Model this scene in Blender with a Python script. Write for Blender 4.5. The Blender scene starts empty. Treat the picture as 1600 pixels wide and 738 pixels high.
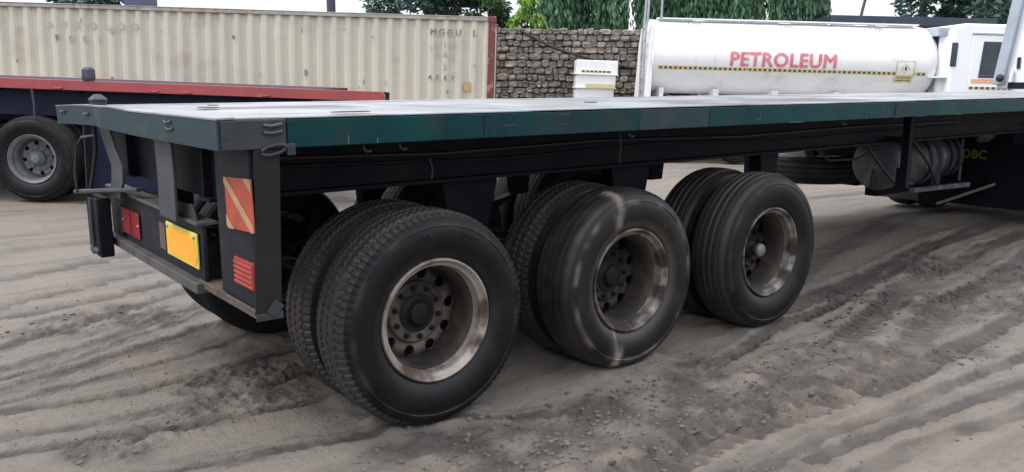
import bpy, bmesh, math, random
import numpy as np
from mathutils import Vector, Matrix

random.seed(7)
R = math.radians
S = bpy.context.scene
COL = S.collection

# ---------------------------------------------------------------- camera
CAM = Vector((-1.096, -3.215, 1.65))
YAW, PITCH, FPX = R(38.072), R(10.445), 1300.16
cd = bpy.data.cameras.new("camera")
cd.sensor_width = 36.0
cd.lens = 36.0 * FPX / 1600.0
cd.clip_start, cd.clip_end = 0.05, 2000
cam = bpy.data.objects.new("camera", cd)
cam.location = CAM
cam.rotation_euler = (math.pi / 2 - PITCH, 0, -YAW)
COL.objects.link(cam)
S.camera = cam

# ---------------------------------------------------------------- light
SUN_EL, SUN_ROT = R(55), R(290)
w = bpy.data.worlds.new("World")
S.world = w
w.use_nodes = True
nt = w.node_tree
bg = nt.nodes["Background"]
sky = nt.nodes.new("ShaderNodeTexSky")
sky.sky_type = 'NISHITA'
sky.sun_disc = False
sky.sun_elevation, sky.sun_rotation = SUN_EL, SUN_ROT
sky.air_density, sky.dust_density = 1.0, 3.0
mx = nt.nodes.new("ShaderNodeMix")
mx.data_type = 'RGBA'
mx.inputs[0].default_value = 0.86
nt.links.new(sky.outputs[0], mx.inputs[6])
tc = nt.nodes.new("ShaderNodeTexCoord")
cn = nt.nodes.new("ShaderNodeTexNoise")
cn.inputs["Scale"].default_value = 2.2
cn.inputs["Detail"].default_value = 5
nt.links.new(tc.outputs["Generated"], cn.inputs["Vector"])
cr = nt.nodes.new("ShaderNodeValToRGB")
cr.color_ramp.elements[0].position, cr.color_ramp.elements[1].position = 0.3, 0.65
cr.color_ramp.elements[0].color = (8.3, 9.1, 10.4, 1)
cr.color_ramp.elements[1].color = (11.8, 12.0, 12.2, 1)
nt.links.new(cn.outputs["Fac"], cr.inputs[0])
nt.links.new(cr.outputs[0], mx.inputs[7])
sx = nt.nodes.new("ShaderNodeSeparateXYZ")
nt.links.new(tc.outputs["Generated"], sx.inputs[0])
zr = nt.nodes.new("ShaderNodeMapRange")
zr.inputs[1].default_value, zr.inputs[2].default_value, zr.inputs[3].default_value, zr.inputs[4].default_value = 0.0, 1.0, 0.80, 2.25
nt.links.new(sx.outputs[2], zr.inputs[0])
vm = nt.nodes.new("ShaderNodeVectorMath"); vm.operation = 'SCALE'
nt.links.new(mx.outputs[2], vm.inputs[0]); nt.links.new(zr.outputs[0], vm.inputs[3])
nt.links.new(vm.outputs[0], bg.inputs[0])
bg.inputs[1].default_value = 0.1
sl = bpy.data.lights.new("sun", 'SUN')
sl.energy = 1.5
sl.angle = R(14)
sl.color = (1.0, 0.96, 0.9)
so = bpy.data.objects.new("sun", sl)
_az = SUN_ROT
sd = Vector((math.sin(_az) * math.cos(SUN_EL), math.cos(_az) * math.cos(SUN_EL), math.sin(SUN_EL)))
so.rotation_euler = sd.to_track_quat('Z', 'Y').to_euler()
so.location = (0, 0, 20)
COL.objects.link(so)
S.view_settings.view_transform = 'Standard'
S.view_settings.look = 'None'
S.view_settings.exposure = 0.35
S.view_settings.gamma = 1.0

# ---------------------------------------------------------------- materials
def mat(name, c1, c2=None, scale=6.0, rough=0.6, metal=0.0, bump=0.0, bscale=40.0, dirt=None, dscale=3.0,
        dlo=0.5, dhi=0.7, streak=None, rnd=0.0, rough2=None, spec=0.5, attr=None, coat=0.0):
    m = bpy.data.materials.new(name)
    m.use_nodes = True
    t = m.node_tree
    N, L = t.nodes.new, t.links.new
    b = t.nodes["Principled BSDF"]
    b.inputs["Roughness"].default_value = rough
    b.inputs["Metallic"].default_value = metal
    b.inputs["Specular IOR Level"].default_value = spec
    b.inputs["Coat Weight"].default_value = coat
    co = N("ShaderNodeTexCoord")
    vec = co.outputs["Object"]
    if rnd:
        oi = N("ShaderNodeObjectInfo")
        ad = N("ShaderNodeVectorMath"); ad.operation = 'MULTIPLY_ADD'
        L(oi.outputs["Random"], ad.inputs[0]); ad.inputs[1].default_value = (37, 53, 71)
        L(vec, ad.inputs[2]); vec = ad.outputs[0]
    def noise(s, det=5.0, v=None):
        n = N("ShaderNodeTexNoise"); n.inputs["Scale"].default_value = s; n.inputs["Detail"].default_value = det
        n.inputs["Roughness"].default_value = 0.6
        L(v or vec, n.inputs["Vector"]); return n.outputs["Fac"]
    def ramp(f, lo, hi):
        r = N("ShaderNodeMapRange"); r.inputs[1].default_value = lo; r.inputs[2].default_value = hi
        L(f, r.inputs[0]); return r.outputs[0]
    def mix(f, a, c):
        x = N("ShaderNodeMix"); x.data_type = 'RGBA'
        if isinstance(f, float): x.inputs[0].default_value = f
        else: L(f, x.inputs[0])
        for k, q in ((6, a), (7, c)):
            if isinstance(q, tuple): x.inputs[k].default_value = (*q[:3], 1)
            else: L(q, x.inputs[k])
        return x.outputs[2]
    col = c1
    if c2: col = mix(ramp(noise(scale), 0.35, 0.65), c1, c2)
    if streak:
        mp = N("ShaderNodeMapping"); L(vec, mp.inputs[0]); mp.inputs["Scale"].default_value = streak[1]
        col = mix(ramp(noise(1.0, 6, mp.outputs[0]), streak[2], streak[3]), col, streak[0])
    if dirt:
        d1 = ramp(noise(dscale, 8), dlo, dhi)
        col = mix(d1, col, dirt)
        if rough2 is not None:
            rr = N("ShaderNodeMapRange"); L(d1, rr.inputs[0]); rr.inputs[3].default_value = rough; rr.inputs[4].default_value = rough2
            L(rr.outputs[0], b.inputs["Roughness"])
    if attr:
        an = N("ShaderNodeAttribute"); an.attribute_name = attr[0]
        col = mix(an.outputs["Fac"], col, attr[1])
    if rnd:
        hv = N("ShaderNodeHueSaturation"); mr = N("ShaderNodeMapRange")
        L(oi.outputs["Random"], mr.inputs[0]); mr.inputs[3].default_value = 1 - rnd; mr.inputs[4].default_value = 1 + rnd
        L(mr.outputs[0], hv.inputs["Value"])
        if isinstance(col, tuple): hv.inputs["Color"].default_value = (*col[:3], 1)
        else: L(col, hv.inputs["Color"])
        col = hv.outputs[0]
    if isinstance(col, tuple): b.inputs["Base Color"].default_value = (*col[:3], 1)
    else: L(col, b.inputs["Base Color"])
    if bump:
        bn = N("ShaderNodeBump"); bn.inputs["Strength"].default_value = 1.0; bn.inputs["Distance"].default_value = bump
        L(noise(bscale, 6), bn.inputs["Height"]); L(bn.outputs[0], b.inputs["Normal"])
    return m

M = {}
M['green'] = mat('green_paint', (0.0015, 0.045, 0.043), (0.0015, 0.022, 0.031), 2.0, 0.5, spec=.14, dirt=(0.026, 0.028, 0.031), dscale=2.6, dlo=0.53, dhi=0.68,
                 streak=((0.085, 0.095, 0.10), (14, 14, 0.8), 0.63, 0.76), bump=0.002, bscale=18, rough2=0.7)
M['green_light'] = mat('faded_green_paint', (0.006, 0.031, 0.040), (0.012, 0.027, 0.037), 2.5, 0.5, spec=.25, dirt=(0.042, 0.044, 0.048), dscale=4.6, dlo=0.55, dhi=0.7, bump=0.002, bscale=18)
M['scratch'] = mat('chalky_scratch', (0.075, 0.085, 0.09), (0.04, 0.048, 0.05), 30, 0.7)
M['chip'] = mat('chipped_primer', (0.055, 0.050, 0.050), (0.085, 0.06, 0.052), 20, 0.75)
M['grime'] = mat('grimy_steel', (0.014, 0.019, 0.024), (0.026, 0.029, 0.033), 9, 0.6, 0.1, bump=0.003, bscale=30, dirt=(0.10, 0.097, 0.095), dscale=14, dlo=0.62, dhi=0.75)
M['postgrey'] = mat('worn_grey_paint', (0.014, 0.0125, 0.012), (0.009, 0.0085, 0.009), 5, 0.6, spec=.22, bump=0.002, bscale=25, dirt=(0.034, 0.028, 0.025), dscale=6, dlo=0.58, dhi=0.75)
M['darkpaint'] = mat('dark_chassis_paint', (0.0045, 0.006, 0.010), (0.008, 0.009, 0.013), 4, 0.6, spec=0.10, bump=0.002, bscale=25, dirt=(0.020, 0.017, 0.017), dscale=3, dlo=0.60, dhi=0.8)
M['darkplate'] = mat('dark_blue_plate', (0.008, 0.0095, 0.015), (0.014, 0.0155, 0.022), 4, 0.55, spec=.15, bump=0.002, bscale=25, dirt=(0.032, 0.031, 0.032), dscale=7, dlo=0.58, dhi=0.75)
M['brownsteel'] = mat('brown_rusty_steel', (0.060, 0.040, 0.031), (0.095, 0.067, 0.053), 8, 0.7, bump=0.002, bscale=40, dirt=(0.13, 0.105, 0.09), dscale=9, dlo=0.55, dhi=0.75)
M['bumpergrey'] = mat('dusty_grey_steel', (0.045, 0.044, 0.045), (0.068, 0.064, 0.062), 5, 0.6, bump=0.002, bscale=30, dirt=(0.022, 0.020, 0.020), dscale=6, dlo=0.55, dhi=0.7)
M['bracket'] = mat('grey_bracket_paint', (0.048, 0.053, 0.064), (0.034, 0.037, 0.046), 4, 0.5, spec=.3, bump=0.001, bscale=30, dirt=(0.035, 0.035, 0.038), dscale=5, dlo=0.56, dhi=0.72)
M['deck'] = mat('wet_steel_deck', (0.30, 0.31, 0.33), (0.19, 0.194, 0.20), 2.2, 0.36, 0.1, spec=.35, bump=0.004, bscale=5, dirt=(0.095, 0.084, 0.078), dscale=1.0, dlo=0.46, dhi=0.60, rough2=0.5)
M['rubber'] = mat('tyre_rubber', (0.0035, 0.0040, 0.0050), (0.0055, 0.006, 0.007), 7, 0.40, spec=.20, bump=0.001, bscale=90, attr=('dust', (0.062, 0.056, 0.053)), dirt=(0.013, 0.0125, 0.013), dscale=5, dlo=0.5, dhi=0.75)
M['rubber_dark'] = mat('dark_tyre_rubber', (0.008, 0.009, 0.011), (0.013, 0.013, 0.014), 6, 0.6, spec=.12, bump=0.001, bscale=70, dirt=(0.022, 0.021, 0.020), dscale=6, dlo=0.55, dhi=0.8)
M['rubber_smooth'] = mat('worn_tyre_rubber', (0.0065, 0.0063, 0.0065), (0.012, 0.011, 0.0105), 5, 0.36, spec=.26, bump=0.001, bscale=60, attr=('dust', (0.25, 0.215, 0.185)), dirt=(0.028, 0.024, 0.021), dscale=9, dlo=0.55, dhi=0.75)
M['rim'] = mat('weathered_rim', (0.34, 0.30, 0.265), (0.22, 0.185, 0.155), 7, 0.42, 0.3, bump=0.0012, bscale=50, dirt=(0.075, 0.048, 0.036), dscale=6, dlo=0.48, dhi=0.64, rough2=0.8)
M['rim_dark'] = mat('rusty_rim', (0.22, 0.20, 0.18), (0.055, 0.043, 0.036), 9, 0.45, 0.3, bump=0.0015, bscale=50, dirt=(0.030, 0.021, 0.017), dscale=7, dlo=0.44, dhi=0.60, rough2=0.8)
M['barrel'] = mat('rusty_shaded_barrel', (0.024, 0.018, 0.015), (0.055, 0.040, 0.032), 8, 0.8, bump=0.0015, bscale=50, dirt=(0.010, 0.008, 0.008), dscale=5, dlo=0.48, dhi=0.66)  # rusty barrel, darkened so its colour carries the shade inside the rim
M['disc'] = mat('dirty_shaded_disc', (0.115, 0.098, 0.085), (0.040, 0.033, 0.029), 9, 0.6, 0.1, spec=.3, bump=0.0015, bscale=60, dirt=(0.009, 0.008, 0.008), dscale=6, dlo=0.48, dhi=0.68)  # dirty disc, base colour also lowered for shade in the dish
M['disc_dark'] = mat('grimy_shaded_disc', (0.040, 0.034, 0.030), (0.016, 0.013, 0.012), 9, 0.65, 0.1, spec=.25, bump=0.0015, bscale=60, dirt=(0.007, 0.006, 0.006), dscale=6, dlo=0.46, dhi=0.62)  # darker copy of the disc, deep dish shade put into its colour
M['rim_white'] = mat('dusty_white_rim', (0.14, 0.15, 0.165), (0.095, 0.10, 0.112), 5, 0.6, 0.0, bump=0.001, bscale=50, dirt=(0.07, 0.07, 0.072), dscale=5, dlo=0.52, dhi=0.75)
M['hub'] = mat('greasy_hub', (0.007, 0.0065, 0.0065), (0.015, 0.012, 0.011), 12, 0.6, 0.0, spec=.2, bump=0.002, bscale=50)
M['hubcap'] = mat('grey_hub_cap', (0.20, 0.20, 0.20), (0.13, 0.125, 0.12), 12, 0.5, 0.3)
M['black'] = mat('black_rubber', (0.012, 0.012, 0.014), None, rough=0.6)
M['red_lens'] = mat('red_lens', (0.26, 0.020, 0.028), (0.20, 0.018, 0.024), 20, 0.25, dirt=(0.17, 0.06, 0.06), dscale=25, dlo=0.55, dhi=0.75)
M['hz_red'] = mat('hazard_red', (0.38, 0.052, 0.020), (0.29, 0.040, 0.018), 8, 0.5, dirt=(0.15, 0.055, 0.04), dscale=12, dlo=0.54, dhi=0.75)
M['hz_white'] = mat('hazard_cream', (0.38, 0.25, 0.14), (0.33, 0.18, 0.095), 8, 0.5, dirt=(0.32, 0.18, 0.12), dscale=14, dlo=0.58, dhi=0.75)
M['yellow'] = mat('number_plate_yellow', (0.62, 0.52, 0.06), (0.52, 0.47, 0.07), 10, 0.45)
M['orange'] = mat('number_plate_orange', (0.85, 0.34, 0.02), None, rough=0.5)
M['white'] = mat('white_paint', (0.80, 0.80, 0.80), (0.74, 0.75, 0.76), 2, 0.3, streak=((0.58, 0.55, 0.50), (4, 4, .6), .64, .86), dirt=(0.60, 0.58, 0.55), dscale=1.6, dlo=0.56, dhi=0.8, bump=0.002, bscale=4)
M['white_cab'] = mat('white_cab_paint', (0.78, 0.80, 0.83), (0.74, 0.76, 0.80), 2, 0.3, dirt=(0.62, 0.62, 0.62), dscale=3, dlo=0.6, dhi=0.8)
M['grey_trim'] = mat('grey_cab_trim', (0.36, 0.40, 0.46), (0.30, 0.34, 0.40), 3, 0.45, dirt=(0.20, 0.21, 0.23), dscale=5, dlo=0.58, dhi=0.75)
M['glass'] = mat('dark_glass', (0.018, 0.028, 0.038), (0.03, 0.05, 0.062), 3, 0.08, spec=0.6)
M['tape_y'] = mat('hazard_tape_yellow', (0.66, 0.58, 0.34), (0.58, 0.48, 0.24), 8, 0.5)
M['tape_b'] = mat('hazard_tape_black', (0.06, 0.052, 0.045), None, rough=0.5)
M['letter_red'] = mat('red_lettering', (0.60, 0.13, 0.17), (0.62, 0.27, 0.30), 9, 0.5)
M['orange_stripe'] = mat('orange_stripe', (0.72, 0.36, 0.22), None, rough=0.5)
M['container'] = mat('cream_container_paint', (0.52, 0.478, 0.40), (0.46, 0.428, 0.365), 0.5, 0.55, dirt=(0.38, 0.34, 0.29), dscale=0.9, dlo=0.55, dhi=0.75,
                     streak=((0.33, 0.30, 0.25), (7, 7, 0.55), 0.62, 0.82), bump=0.006, bscale=1.6)
M['container_rail'] = mat('container_rail_paint', (0.36, 0.34, 0.31), (0.25, 0.22, 0.20), 3, 0.6, dirt=(0.17, 0.10, 0.08), dscale=4, dlo=0.55, dhi=0.7)
M['maroon'] = mat('rusty_maroon_post', (0.16, 0.035, 0.032), (0.11, 0.03, 0.028), 4, 0.6, dirt=(0.40, 0.30, 0.24), dscale=5, dlo=0.54, dhi=0.68)
M['stencil'] = mat('faded_stencil', (0.13, 0.11, 0.10), (0.24, 0.21, 0.19), 14, 0.7, dirt=(0.36, 0.33, 0.29), dscale=9, dlo=0.52, dhi=0.66)
M['stencil_faint'] = mat('worn_out_stencil', (0.37, 0.35, 0.31), (0.31, 0.30, 0.275), 14, 0.7)
M['container_tag'] = mat('ochre_tag', (0.42, 0.29, 0.10), (0.36, 0.26, 0.11), 9, 0.6)
M['red_rail'] = mat('faded_red_rail', (0.33, 0.055, 0.062), (0.25, 0.045, 0.052), 1.5, 0.5, dirt=(0.36, 0.16, 0.14), dscale=3, dlo=0.56, dhi=0.74, bump=0.004, bscale=6)
M['navy'] = mat('navy_chassis', (0.008, 0.013, 0.028), (0.012, 0.017, 0.034), 3, 0.6, spec=.12)
M['stone'] = mat('wall_stone', (0.22, 0.187, 0.158), (0.155, 0.137, 0.122), 6, 0.85, bump=0.02, bscale=14, dirt=(0.34, 0.285, 0.24), dscale=5, dlo=0.5, dhi=0.7, rnd=0.28)
M['mortar'] = mat('dark_mortar', (0.14, 0.122, 0.107), (0.19, 0.165, 0.145), 4, 0.9, bump=0.02, bscale=12)
M['soil'] = None
M['clod'] = mat('mud_clods', (0.075, 0.064, 0.057), (0.13, 0.113, 0.101), 3, 0.8, bump=0.004, bscale=60)
M['leaf_dark'] = mat('dark_green_leaves', (0.040, 0.112, 0.062), (0.085, 0.180, 0.088), 1.2, 0.5, rnd=0.22)
M['leaf_mid'] = mat('mid_green_leaves', (0.05, 0.10, 0.045), (0.085, 0.15, 0.06), 1.5, 0.5)
M['leaf_lime'] = mat('lime_leaves', (0.10, 0.23, 0.03), (0.19, 0.31, 0.05), 1.8, 0.45)
M['leaf_blue'] = mat('far_tree_leaves', (0.020, 0.058, 0.055), (0.042, 0.098, 0.075), 0.8, 0.55)
M['bark'] = mat('bark', (0.11, 0.09, 0.075), (0.07, 0.06, 0.052), 6, 0.9, bump=0.01, bscale=12)
M['shed'] = mat('dark_roof_sheet', (0.025, 0.04, 0.06), (0.04, 0.055, 0.075), 2, 0.6)
M['post_blue'] = mat('blue_grey_post', (0.06, 0.075, 0.15), (0.05, 0.06, 0.11), 2, 0.6)
M['post_dark'] = mat('dark_post', (0.03, 0.04, 0.06), (0.045, 0.05, 0.07), 2, 0.6)
M['wood'] = mat('weathered_board', (0.20, 0.19, 0.185), (0.14, 0.13, 0.125), 6, 0.8, bump=0.004, bscale=25)
M['tankgrey'] = mat('dusty_grey_tank', (0.085, 0.09, 0.105), (0.05, 0.053, 0.065), 4, 0.5, 0.1, dirt=(0.18, 0.18, 0.19), dscale=7, dlo=0.5, dhi=0.66, bump=0.006, bscale=6)
M['tankdark'] = mat('grimy_tank_shell', (0.030, 0.032, 0.038), (0.016, 0.017, 0.021), 4, 0.55, dirt=(0.07, 0.068, 0.068), dscale=7, dlo=0.52, dhi=0.7, bump=0.005, bscale=6)
M['silver'] = mat('bare_metal', (0.45, 0.47, 0.5), (0.32, 0.33, 0.36), 8, 0.35, 0.6)
M['yellow_print'] = mat('yellow_print', (0.16, 0.15, 0.035), (0.10, 0.09, 0.03), 30, 0.5)

# ---------------------------------------------------------------- mesh helper
class MB:
    def __init__(s): s.v, s.f, s.sm = [], [], []
    def add(s, vs, fs, smooth=False, T=None):
        o = len(s.v)
        if T is not None: vs = [tuple(T @ Vector(p)) for p in vs]
        s.v += [tuple(p) for p in vs]
        s.f += [tuple(i + o for i in f) for f in fs]
        s.sm += [smooth] * len(fs)
        return s
    def box(s, lo, hi, T=None):
        x0, y0, z0 = lo; x1, y1, z1 = hi
        vs = [(x0, y0, z0), (x1, y0, z0), (x1, y1, z0), (x0, y1, z0), (x0, y0, z1), (x1, y0, z1), (x1, y1, z1), (x0, y1, z1)]
        fs = [(0, 3, 2, 1), (4, 5, 6, 7), (0, 1, 5, 4), (1, 2, 6, 5), (2, 3, 7, 6), (3, 0, 4, 7)]
        return s.add(vs, fs, False, T)
    def bar(s, p0, p1, w, h, up=(0, 0, 1)):          # a box along p0-p1, w sideways, h along up
        p0, p1 = Vector(p0), Vector(p1); d = p1 - p0; L = d.length; d.normalize()
        u = Vector(up); sdir = d.cross(u).normalized(); u = sdir.cross(d)
        T = Matrix((d, sdir, u)).transposed().to_4x4(); T.translation = p0
        return s.box((0, -w / 2, -h / 2), (L, w / 2, h / 2), T)
    def tube(s, pts, r, n=10, caps=True):
        pts = [Vector(p) for p in pts]; rs = r if isinstance(r, (list, tuple)) else [r] * len(pts)
        vs, fs = [], []
        for i, p in enumerate(pts):
            d = (pts[min(i + 1, len(pts) - 1)] - pts[max(i - 1, 0)]).normalized()
            a = d.cross(Vector((0, 0, 1)) if abs(d.z) < 0.9 else Vector((1, 0, 0))).normalized(); b = d.cross(a)
            for k in range(n):
                t = 2 * math.pi * k / n
                vs.append(p + rs[i] * (math.cos(t) * a + math.sin(t) * b))
        for i in range(len(pts) - 1):
            for k in range(n):
                fs.append((i * n + k, i * n + (k + 1) % n, (i + 1) * n + (k + 1) % n, (i + 1) * n + k))
        s.add(vs, fs, True)
        if caps:
            s.add([vs[k] for k in range(n)], [tuple(range(n))]); s.add([vs[-n + k] for k in range(n)], [tuple(reversed(range(n)))])
        return s
    def lathe(s, prof, n=48, axis='Y', T=None, smooth=True, close=False):   # prof: (radius, along axis)
        vs, fs = [], []
        m = len(prof)
        for k in range(n):
            t = 2 * math.pi * k / n
            for r, a in prof:
                c, q = r * math.cos(t), r * math.sin(t)
                vs.append((c, a, q) if axis == 'Y' else (a, c, q) if axis == 'X' else (c, q, a))
        for k in range(n):
            for j in range(m - 1):
                fs.append((k * m + j, k * m + j + 1, ((k + 1) % n) * m + j + 1, ((k + 1) % n) * m + j))
        return s.add(vs, fs, smooth, T)
    def prism(s, poly, y0, y1, T=None):               # poly in (x, z), extruded along y
        n = len(poly)
        vs = [(x, y0, z) for x, z in poly] + [(x, y1, z) for x, z in poly]
        fs = [tuple(range(n)), tuple(reversed(range(n, 2 * n)))] + [(i, i + n, (i + 1) % n + n, (i + 1) % n) for i in range(n)]
        return s.add(vs, fs, False, T)
    def mesh(s, name, m):
        me = bpy.data.meshes.new(name)
        me.from_pydata(s.v, [], s.f)
        me.polygons.foreach_set("use_smooth", s.sm)
        if m: me.materials.append(m)
        me.update()
        b = bmesh.new(); b.from_mesh(me); bmesh.ops.recalc_face_normals(b, faces=b.faces); b.to_mesh(me); b.free()
        return me
    def build(s, name, m, parent=None, bevel=0.0, loc=None, label=None, kind=None):
        o = bpy.data.objects.new(name, s.mesh(name, m))
        COL.objects.link(o)
        if parent: o.parent = parent
        if loc: o.location = loc
        if bevel:
            b = o.modifiers.new("bevel", 'BEVEL'); b.width = bevel; b.segments = 2; b.limit_method = 'ANGLE'; b.angle_limit = R(40)
        if label: o['label'] = label
        if kind: o['kind'] = kind
        return o

def box(name, lo, hi, m, parent=None, bevel=0.004, **k): return MB().box(lo, hi).build(name, m, parent, bevel, **k)

def tag(o, label, cat, group=None, kind=None):
    if label: o['label'] = label
    if cat: o['category'] = cat
    if group: o['group'] = group
    if kind: o['kind'] = kind
    return o
def empty(name, loc=(0, 0, 0), parent=None):
    o = bpy.data.objects.new(name, None); o.empty_display_size = 0.2; o.location = loc
    COL.objects.link(o)
    if parent: o.parent = parent
    return o
def inst(name, me, parent, loc=(0, 0, 0), rot=(0, 0, 0), scl=None):
    o = bpy.data.objects.new(name, me); COL.objects.link(o); o.parent = parent; o.location = loc; o.rotation_euler = rot
    if scl: o.scale = scl
    return o
def copy_tree(o, parent=None):
    c = o.copy(); COL.objects.link(c)
    if parent: c.parent = parent
    for ch in list(o.children): copy_tree(ch, c)
    return c
def text_mesh(s, size, m, name, offset=0.0, cuts=0, extrude=0.0, spacing=1.0, fit=None, bold=0.0):
    cu = bpy.data.curves.new(name, 'FONT'); cu.body = s; cu.size = size; cu.align_x = 'CENTER'; cu.align_y = 'CENTER'
    cu.offset = offset; cu.extrude = extrude; cu.space_character = spacing; cu.resolution_u = 3
    o = bpy.data.objects.new(name, cu); COL.objects.link(o)
    bpy.context.view_layer.update()
    me = bpy.data.meshes.new_from_object(o.evaluated_get(bpy.context.evaluated_depsgraph_get()))
    bpy.data.objects.remove(o); bpy.data.curves.remove(cu)
    if fit:
        co = [v.co for v in me.vertices]
        x0, x1, y0, y1 = min(c.x for c in co), max(c.x for c in co), min(c.y for c in co), max(c.y for c in co)
        for v in me.vertices: v.co.x = (v.co.x - (x0 + x1) / 2) * fit[0] / (x1 - x0); v.co.y = (v.co.y - (y0 + y1) / 2) * fit[1] / (y1 - y0)
    if cuts:
        b = bmesh.new(); b.from_mesh(me)
        for i in range(cuts):
            y = -size / 2 + size * (i + 0.5) / cuts
            bmesh.ops.bisect_plane(b, geom=b.verts[:] + b.edges[:] + b.faces[:], plane_co=(0, y, 0), plane_no=(0, 1, 0))
        b.to_mesh(me); b.free()
    if bold:
        b = bmesh.new(); b.from_mesh(me); src = b.faces[:]
        for i, (dx, dy) in enumerate(((-bold, 0), (bold, 0), (0, -bold), (0, bold))):
            d = bmesh.ops.duplicate(b, geom=src)
            bmesh.ops.translate(b, verts=[e for e in d['geom'] if isinstance(e, bmesh.types.BMVert)], vec=(dx, dy, .0006 * (i + 1)))
        b.to_mesh(me); b.free()
    me.materials.clear(); me.materials.append(m); me.name = name
    return me

# background frame: x = along the picture plane to the right, y = away, z = up
RX, RY = math.cos(YAW), math.sin(YAW)
def bgpos(s, h, z=0.0): return (CAM.x + s * RX + h * RY, CAM.y - s * RY + h * RX, z)
def bgempty(name, s, h, z=0.0, tilt=0.0, turn=0.0):
    o = empty(name, bgpos(s, h, z))
    o.rotation_mode = 'QUATERNION'
    o.rotation_quaternion = (Matrix.Rotation(-YAW + turn, 4, 'Z') @ Matrix.Rotation(tilt, 4, 'Y')).to_quaternion()
    return o

# ---------------------------------------------------------------- ground
def vnoise(x, y, seed):
    xi, yi = np.floor(x).astype(np.int64), np.floor(y).astype(np.int64)
    fx, fy = x - xi, y - yi
    fx, fy = fx * fx * (3 - 2 * fx), fy * fy * (3 - 2 * fy)
    def h(a, b):
        n = (a * 374761393 + b * 668265263 + seed * 974711) & 0x7fffffff
        n = ((n ^ (n >> 13)) * 1274126177) & 0x7fffffff
        return ((n ^ (n >> 16)) & 0xffff) / 65535.0
    return (h(xi, yi) * (1 - fx) + h(xi + 1, yi) * fx) * (1 - fy) + (h(xi, yi + 1) * (1 - fx) + h(xi + 1, yi + 1) * fx) * fy - 0.5
def sstep(a, b, x):
    t = np.clip((x - a) / (b - a), 0, 1); return t * t * (3 - 2 * t)

X1, WB, TR = 0.994, 1.33, 0.53                        # first axle, axle spacing, tyre radius
RUTS = [  # points, half width, depth, tread lug height
    ([(-3.5, 1.5), (-0.64, 1.90), (-0.19, 2.08), (0.68, 2.41), (1.26, 2.59), (3.5, 3.3), (7, 3.9)], .060, .034, .006),
    ([(-3.5, 1.75), (-0.58, 2.32), (-0.03, 2.51), (0.57, 2.91), (0.95, 3.07), (3.5, 4.0), (8, 5.0)], .060, .034, .006),
    ([(-3.5, 1.45), (-0.72, 1.22), (-0.18, 1.09), (0.64, 1.12), (0.9, 1.16), (2, 1.2)], .060, .034, .010),
    ([(-3.5, 1.3), (-0.75, 0.98), (0.05, 0.81), (0.7, 0.74), (1.2, .7)], .040, .020, .006),
    ([(-3.5, 1.7), (-0.68, 1.54), (-0.15, 1.46), (0.67, 1.56), (0.99, 1.63), (3, 1.7)], .055, .032, .006),
    ([(-4, 3.5), (-0.31, 4.57), (0.19, 4.76), (1.04, 5.14), (1.33, 5.74), (4, 7)], .085, .045, .01),
    ([(-4, 4.9), (-0.18, 5.72), (0.67, 5.82), (1.33, 6.21), (4, 7.3)], .085, .04, .01),
    ([(-3, 3.1), (0.2, 3.6), (2, 4.2), (5, 5.6)], .06, .034, .005),
    ([(12, .6), (7.35, -0.18), (5.37, -0.39), (3.73, -0.84), (2.82, -0.93), (1.99, -0.90), (1.4, -0.93), (-1, -1.1)], .13, .042, .034),
    ([(9, .5), (5.76, 0.10), (4.01, -0.39), (2.53, -0.70), (1.72, -0.87), (.5, -1.2)], .11, .032, .030),
    ([(9, -1.1), (4.35, -1.32), (3.25, -1.27), (2.35, -1.18), (1.72, -1.18), (0, -1.4)], .05, .020, .008),
    ([(8, -2.2), (3.46, -1.66), (2.69, -1.54), (2.16, -1.52), (0, -1.6)], .06, .020, .006),
    ([(4.2, .55), (6.11, 1.16), (8.73, 1.76), (10.0, 1.74), (14, 2)], .15, .05, .01),
    ([(3.2, -1.05), (4.3, -0.97), (5.44, -0.91), (8, -.5)], .09, .035, .016),
    ([(4.0, .25), (5.6, .45), (7.5, .8), (12, 1.2)], .12, .035, .01),
    ([(5, 3.2), (8, 4.4), (11, 5.2), (16, 6.0)], .16, .05, .01),
    ([(4.6, 2.6), (7, 3.3), (10, 3.7), (14, 3.9)], .14, .04, .01),
    ([(-3, 1.9), (-0.5, 2.15), (0.3, 2.55), (1.2, 2.95), (3, 3.6)], .04, .022, .004),
    ([(-3, 2.6), (-0.5, 2.75), (0.4, 3.25), (1.4, 3.75), (4, 4.9)], .05, .028, .004),
    ([(-3, 3.3), (-0.4, 3.75), (0.6, 4.2), (1.6, 4.75)], .05, .028, .004),
    ([(-2, 1.55), (-0.5, 1.72), (0.2, 1.86), (0.9, 2.05)], .035, .020, .004),
    ([(2.9, -.2), (4.2, .05), (5.6, .28), (8, .9)], .06, .03, .02),
    ([(4.6, -.55), (5.6, -.62), (6.6, -.40), (8, .05)], .08, .03, .024),
    ([(2.2, -1.32), (3.3, -1.44), (4.4, -1.62), (6, -1.9)], .05, .02, .006),
    ([(-3, 0.35), (-0.6, 0.45), (0.4, 0.25), (1.4, -0.12), (2.4, -0.5)], .05, .018, .006),
]
CHURN = [(0.88, -0.21, .28), (1.27, -0.43, .34), (1.72, -0.42, .34), (2.04, -0.42, .28), (2.6, -0.30, .30), (3.24, -0.46, .26), (2.3, -0.74, .3),
         (1.5, -0.75, .42), (1.0, -0.6, .3), (2.9, -0.75, .3), (4.17, -1.02, .2), (5.18, -0.48, .4), (5.79, -0.73, .35), (1.34, 1.35, .18),
         (0.5, 1.30, .28), (-0.26, 0.77, .2), (0.3, .95, .28), (5.0, .15, .3), (6.5, .3, .4), (4.4, -.35, .3), (3.6, -.62, .25), (6.8, -.35, .4), (0.2, 3.0, .4), (1.6, -1.3, .3)]
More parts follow.
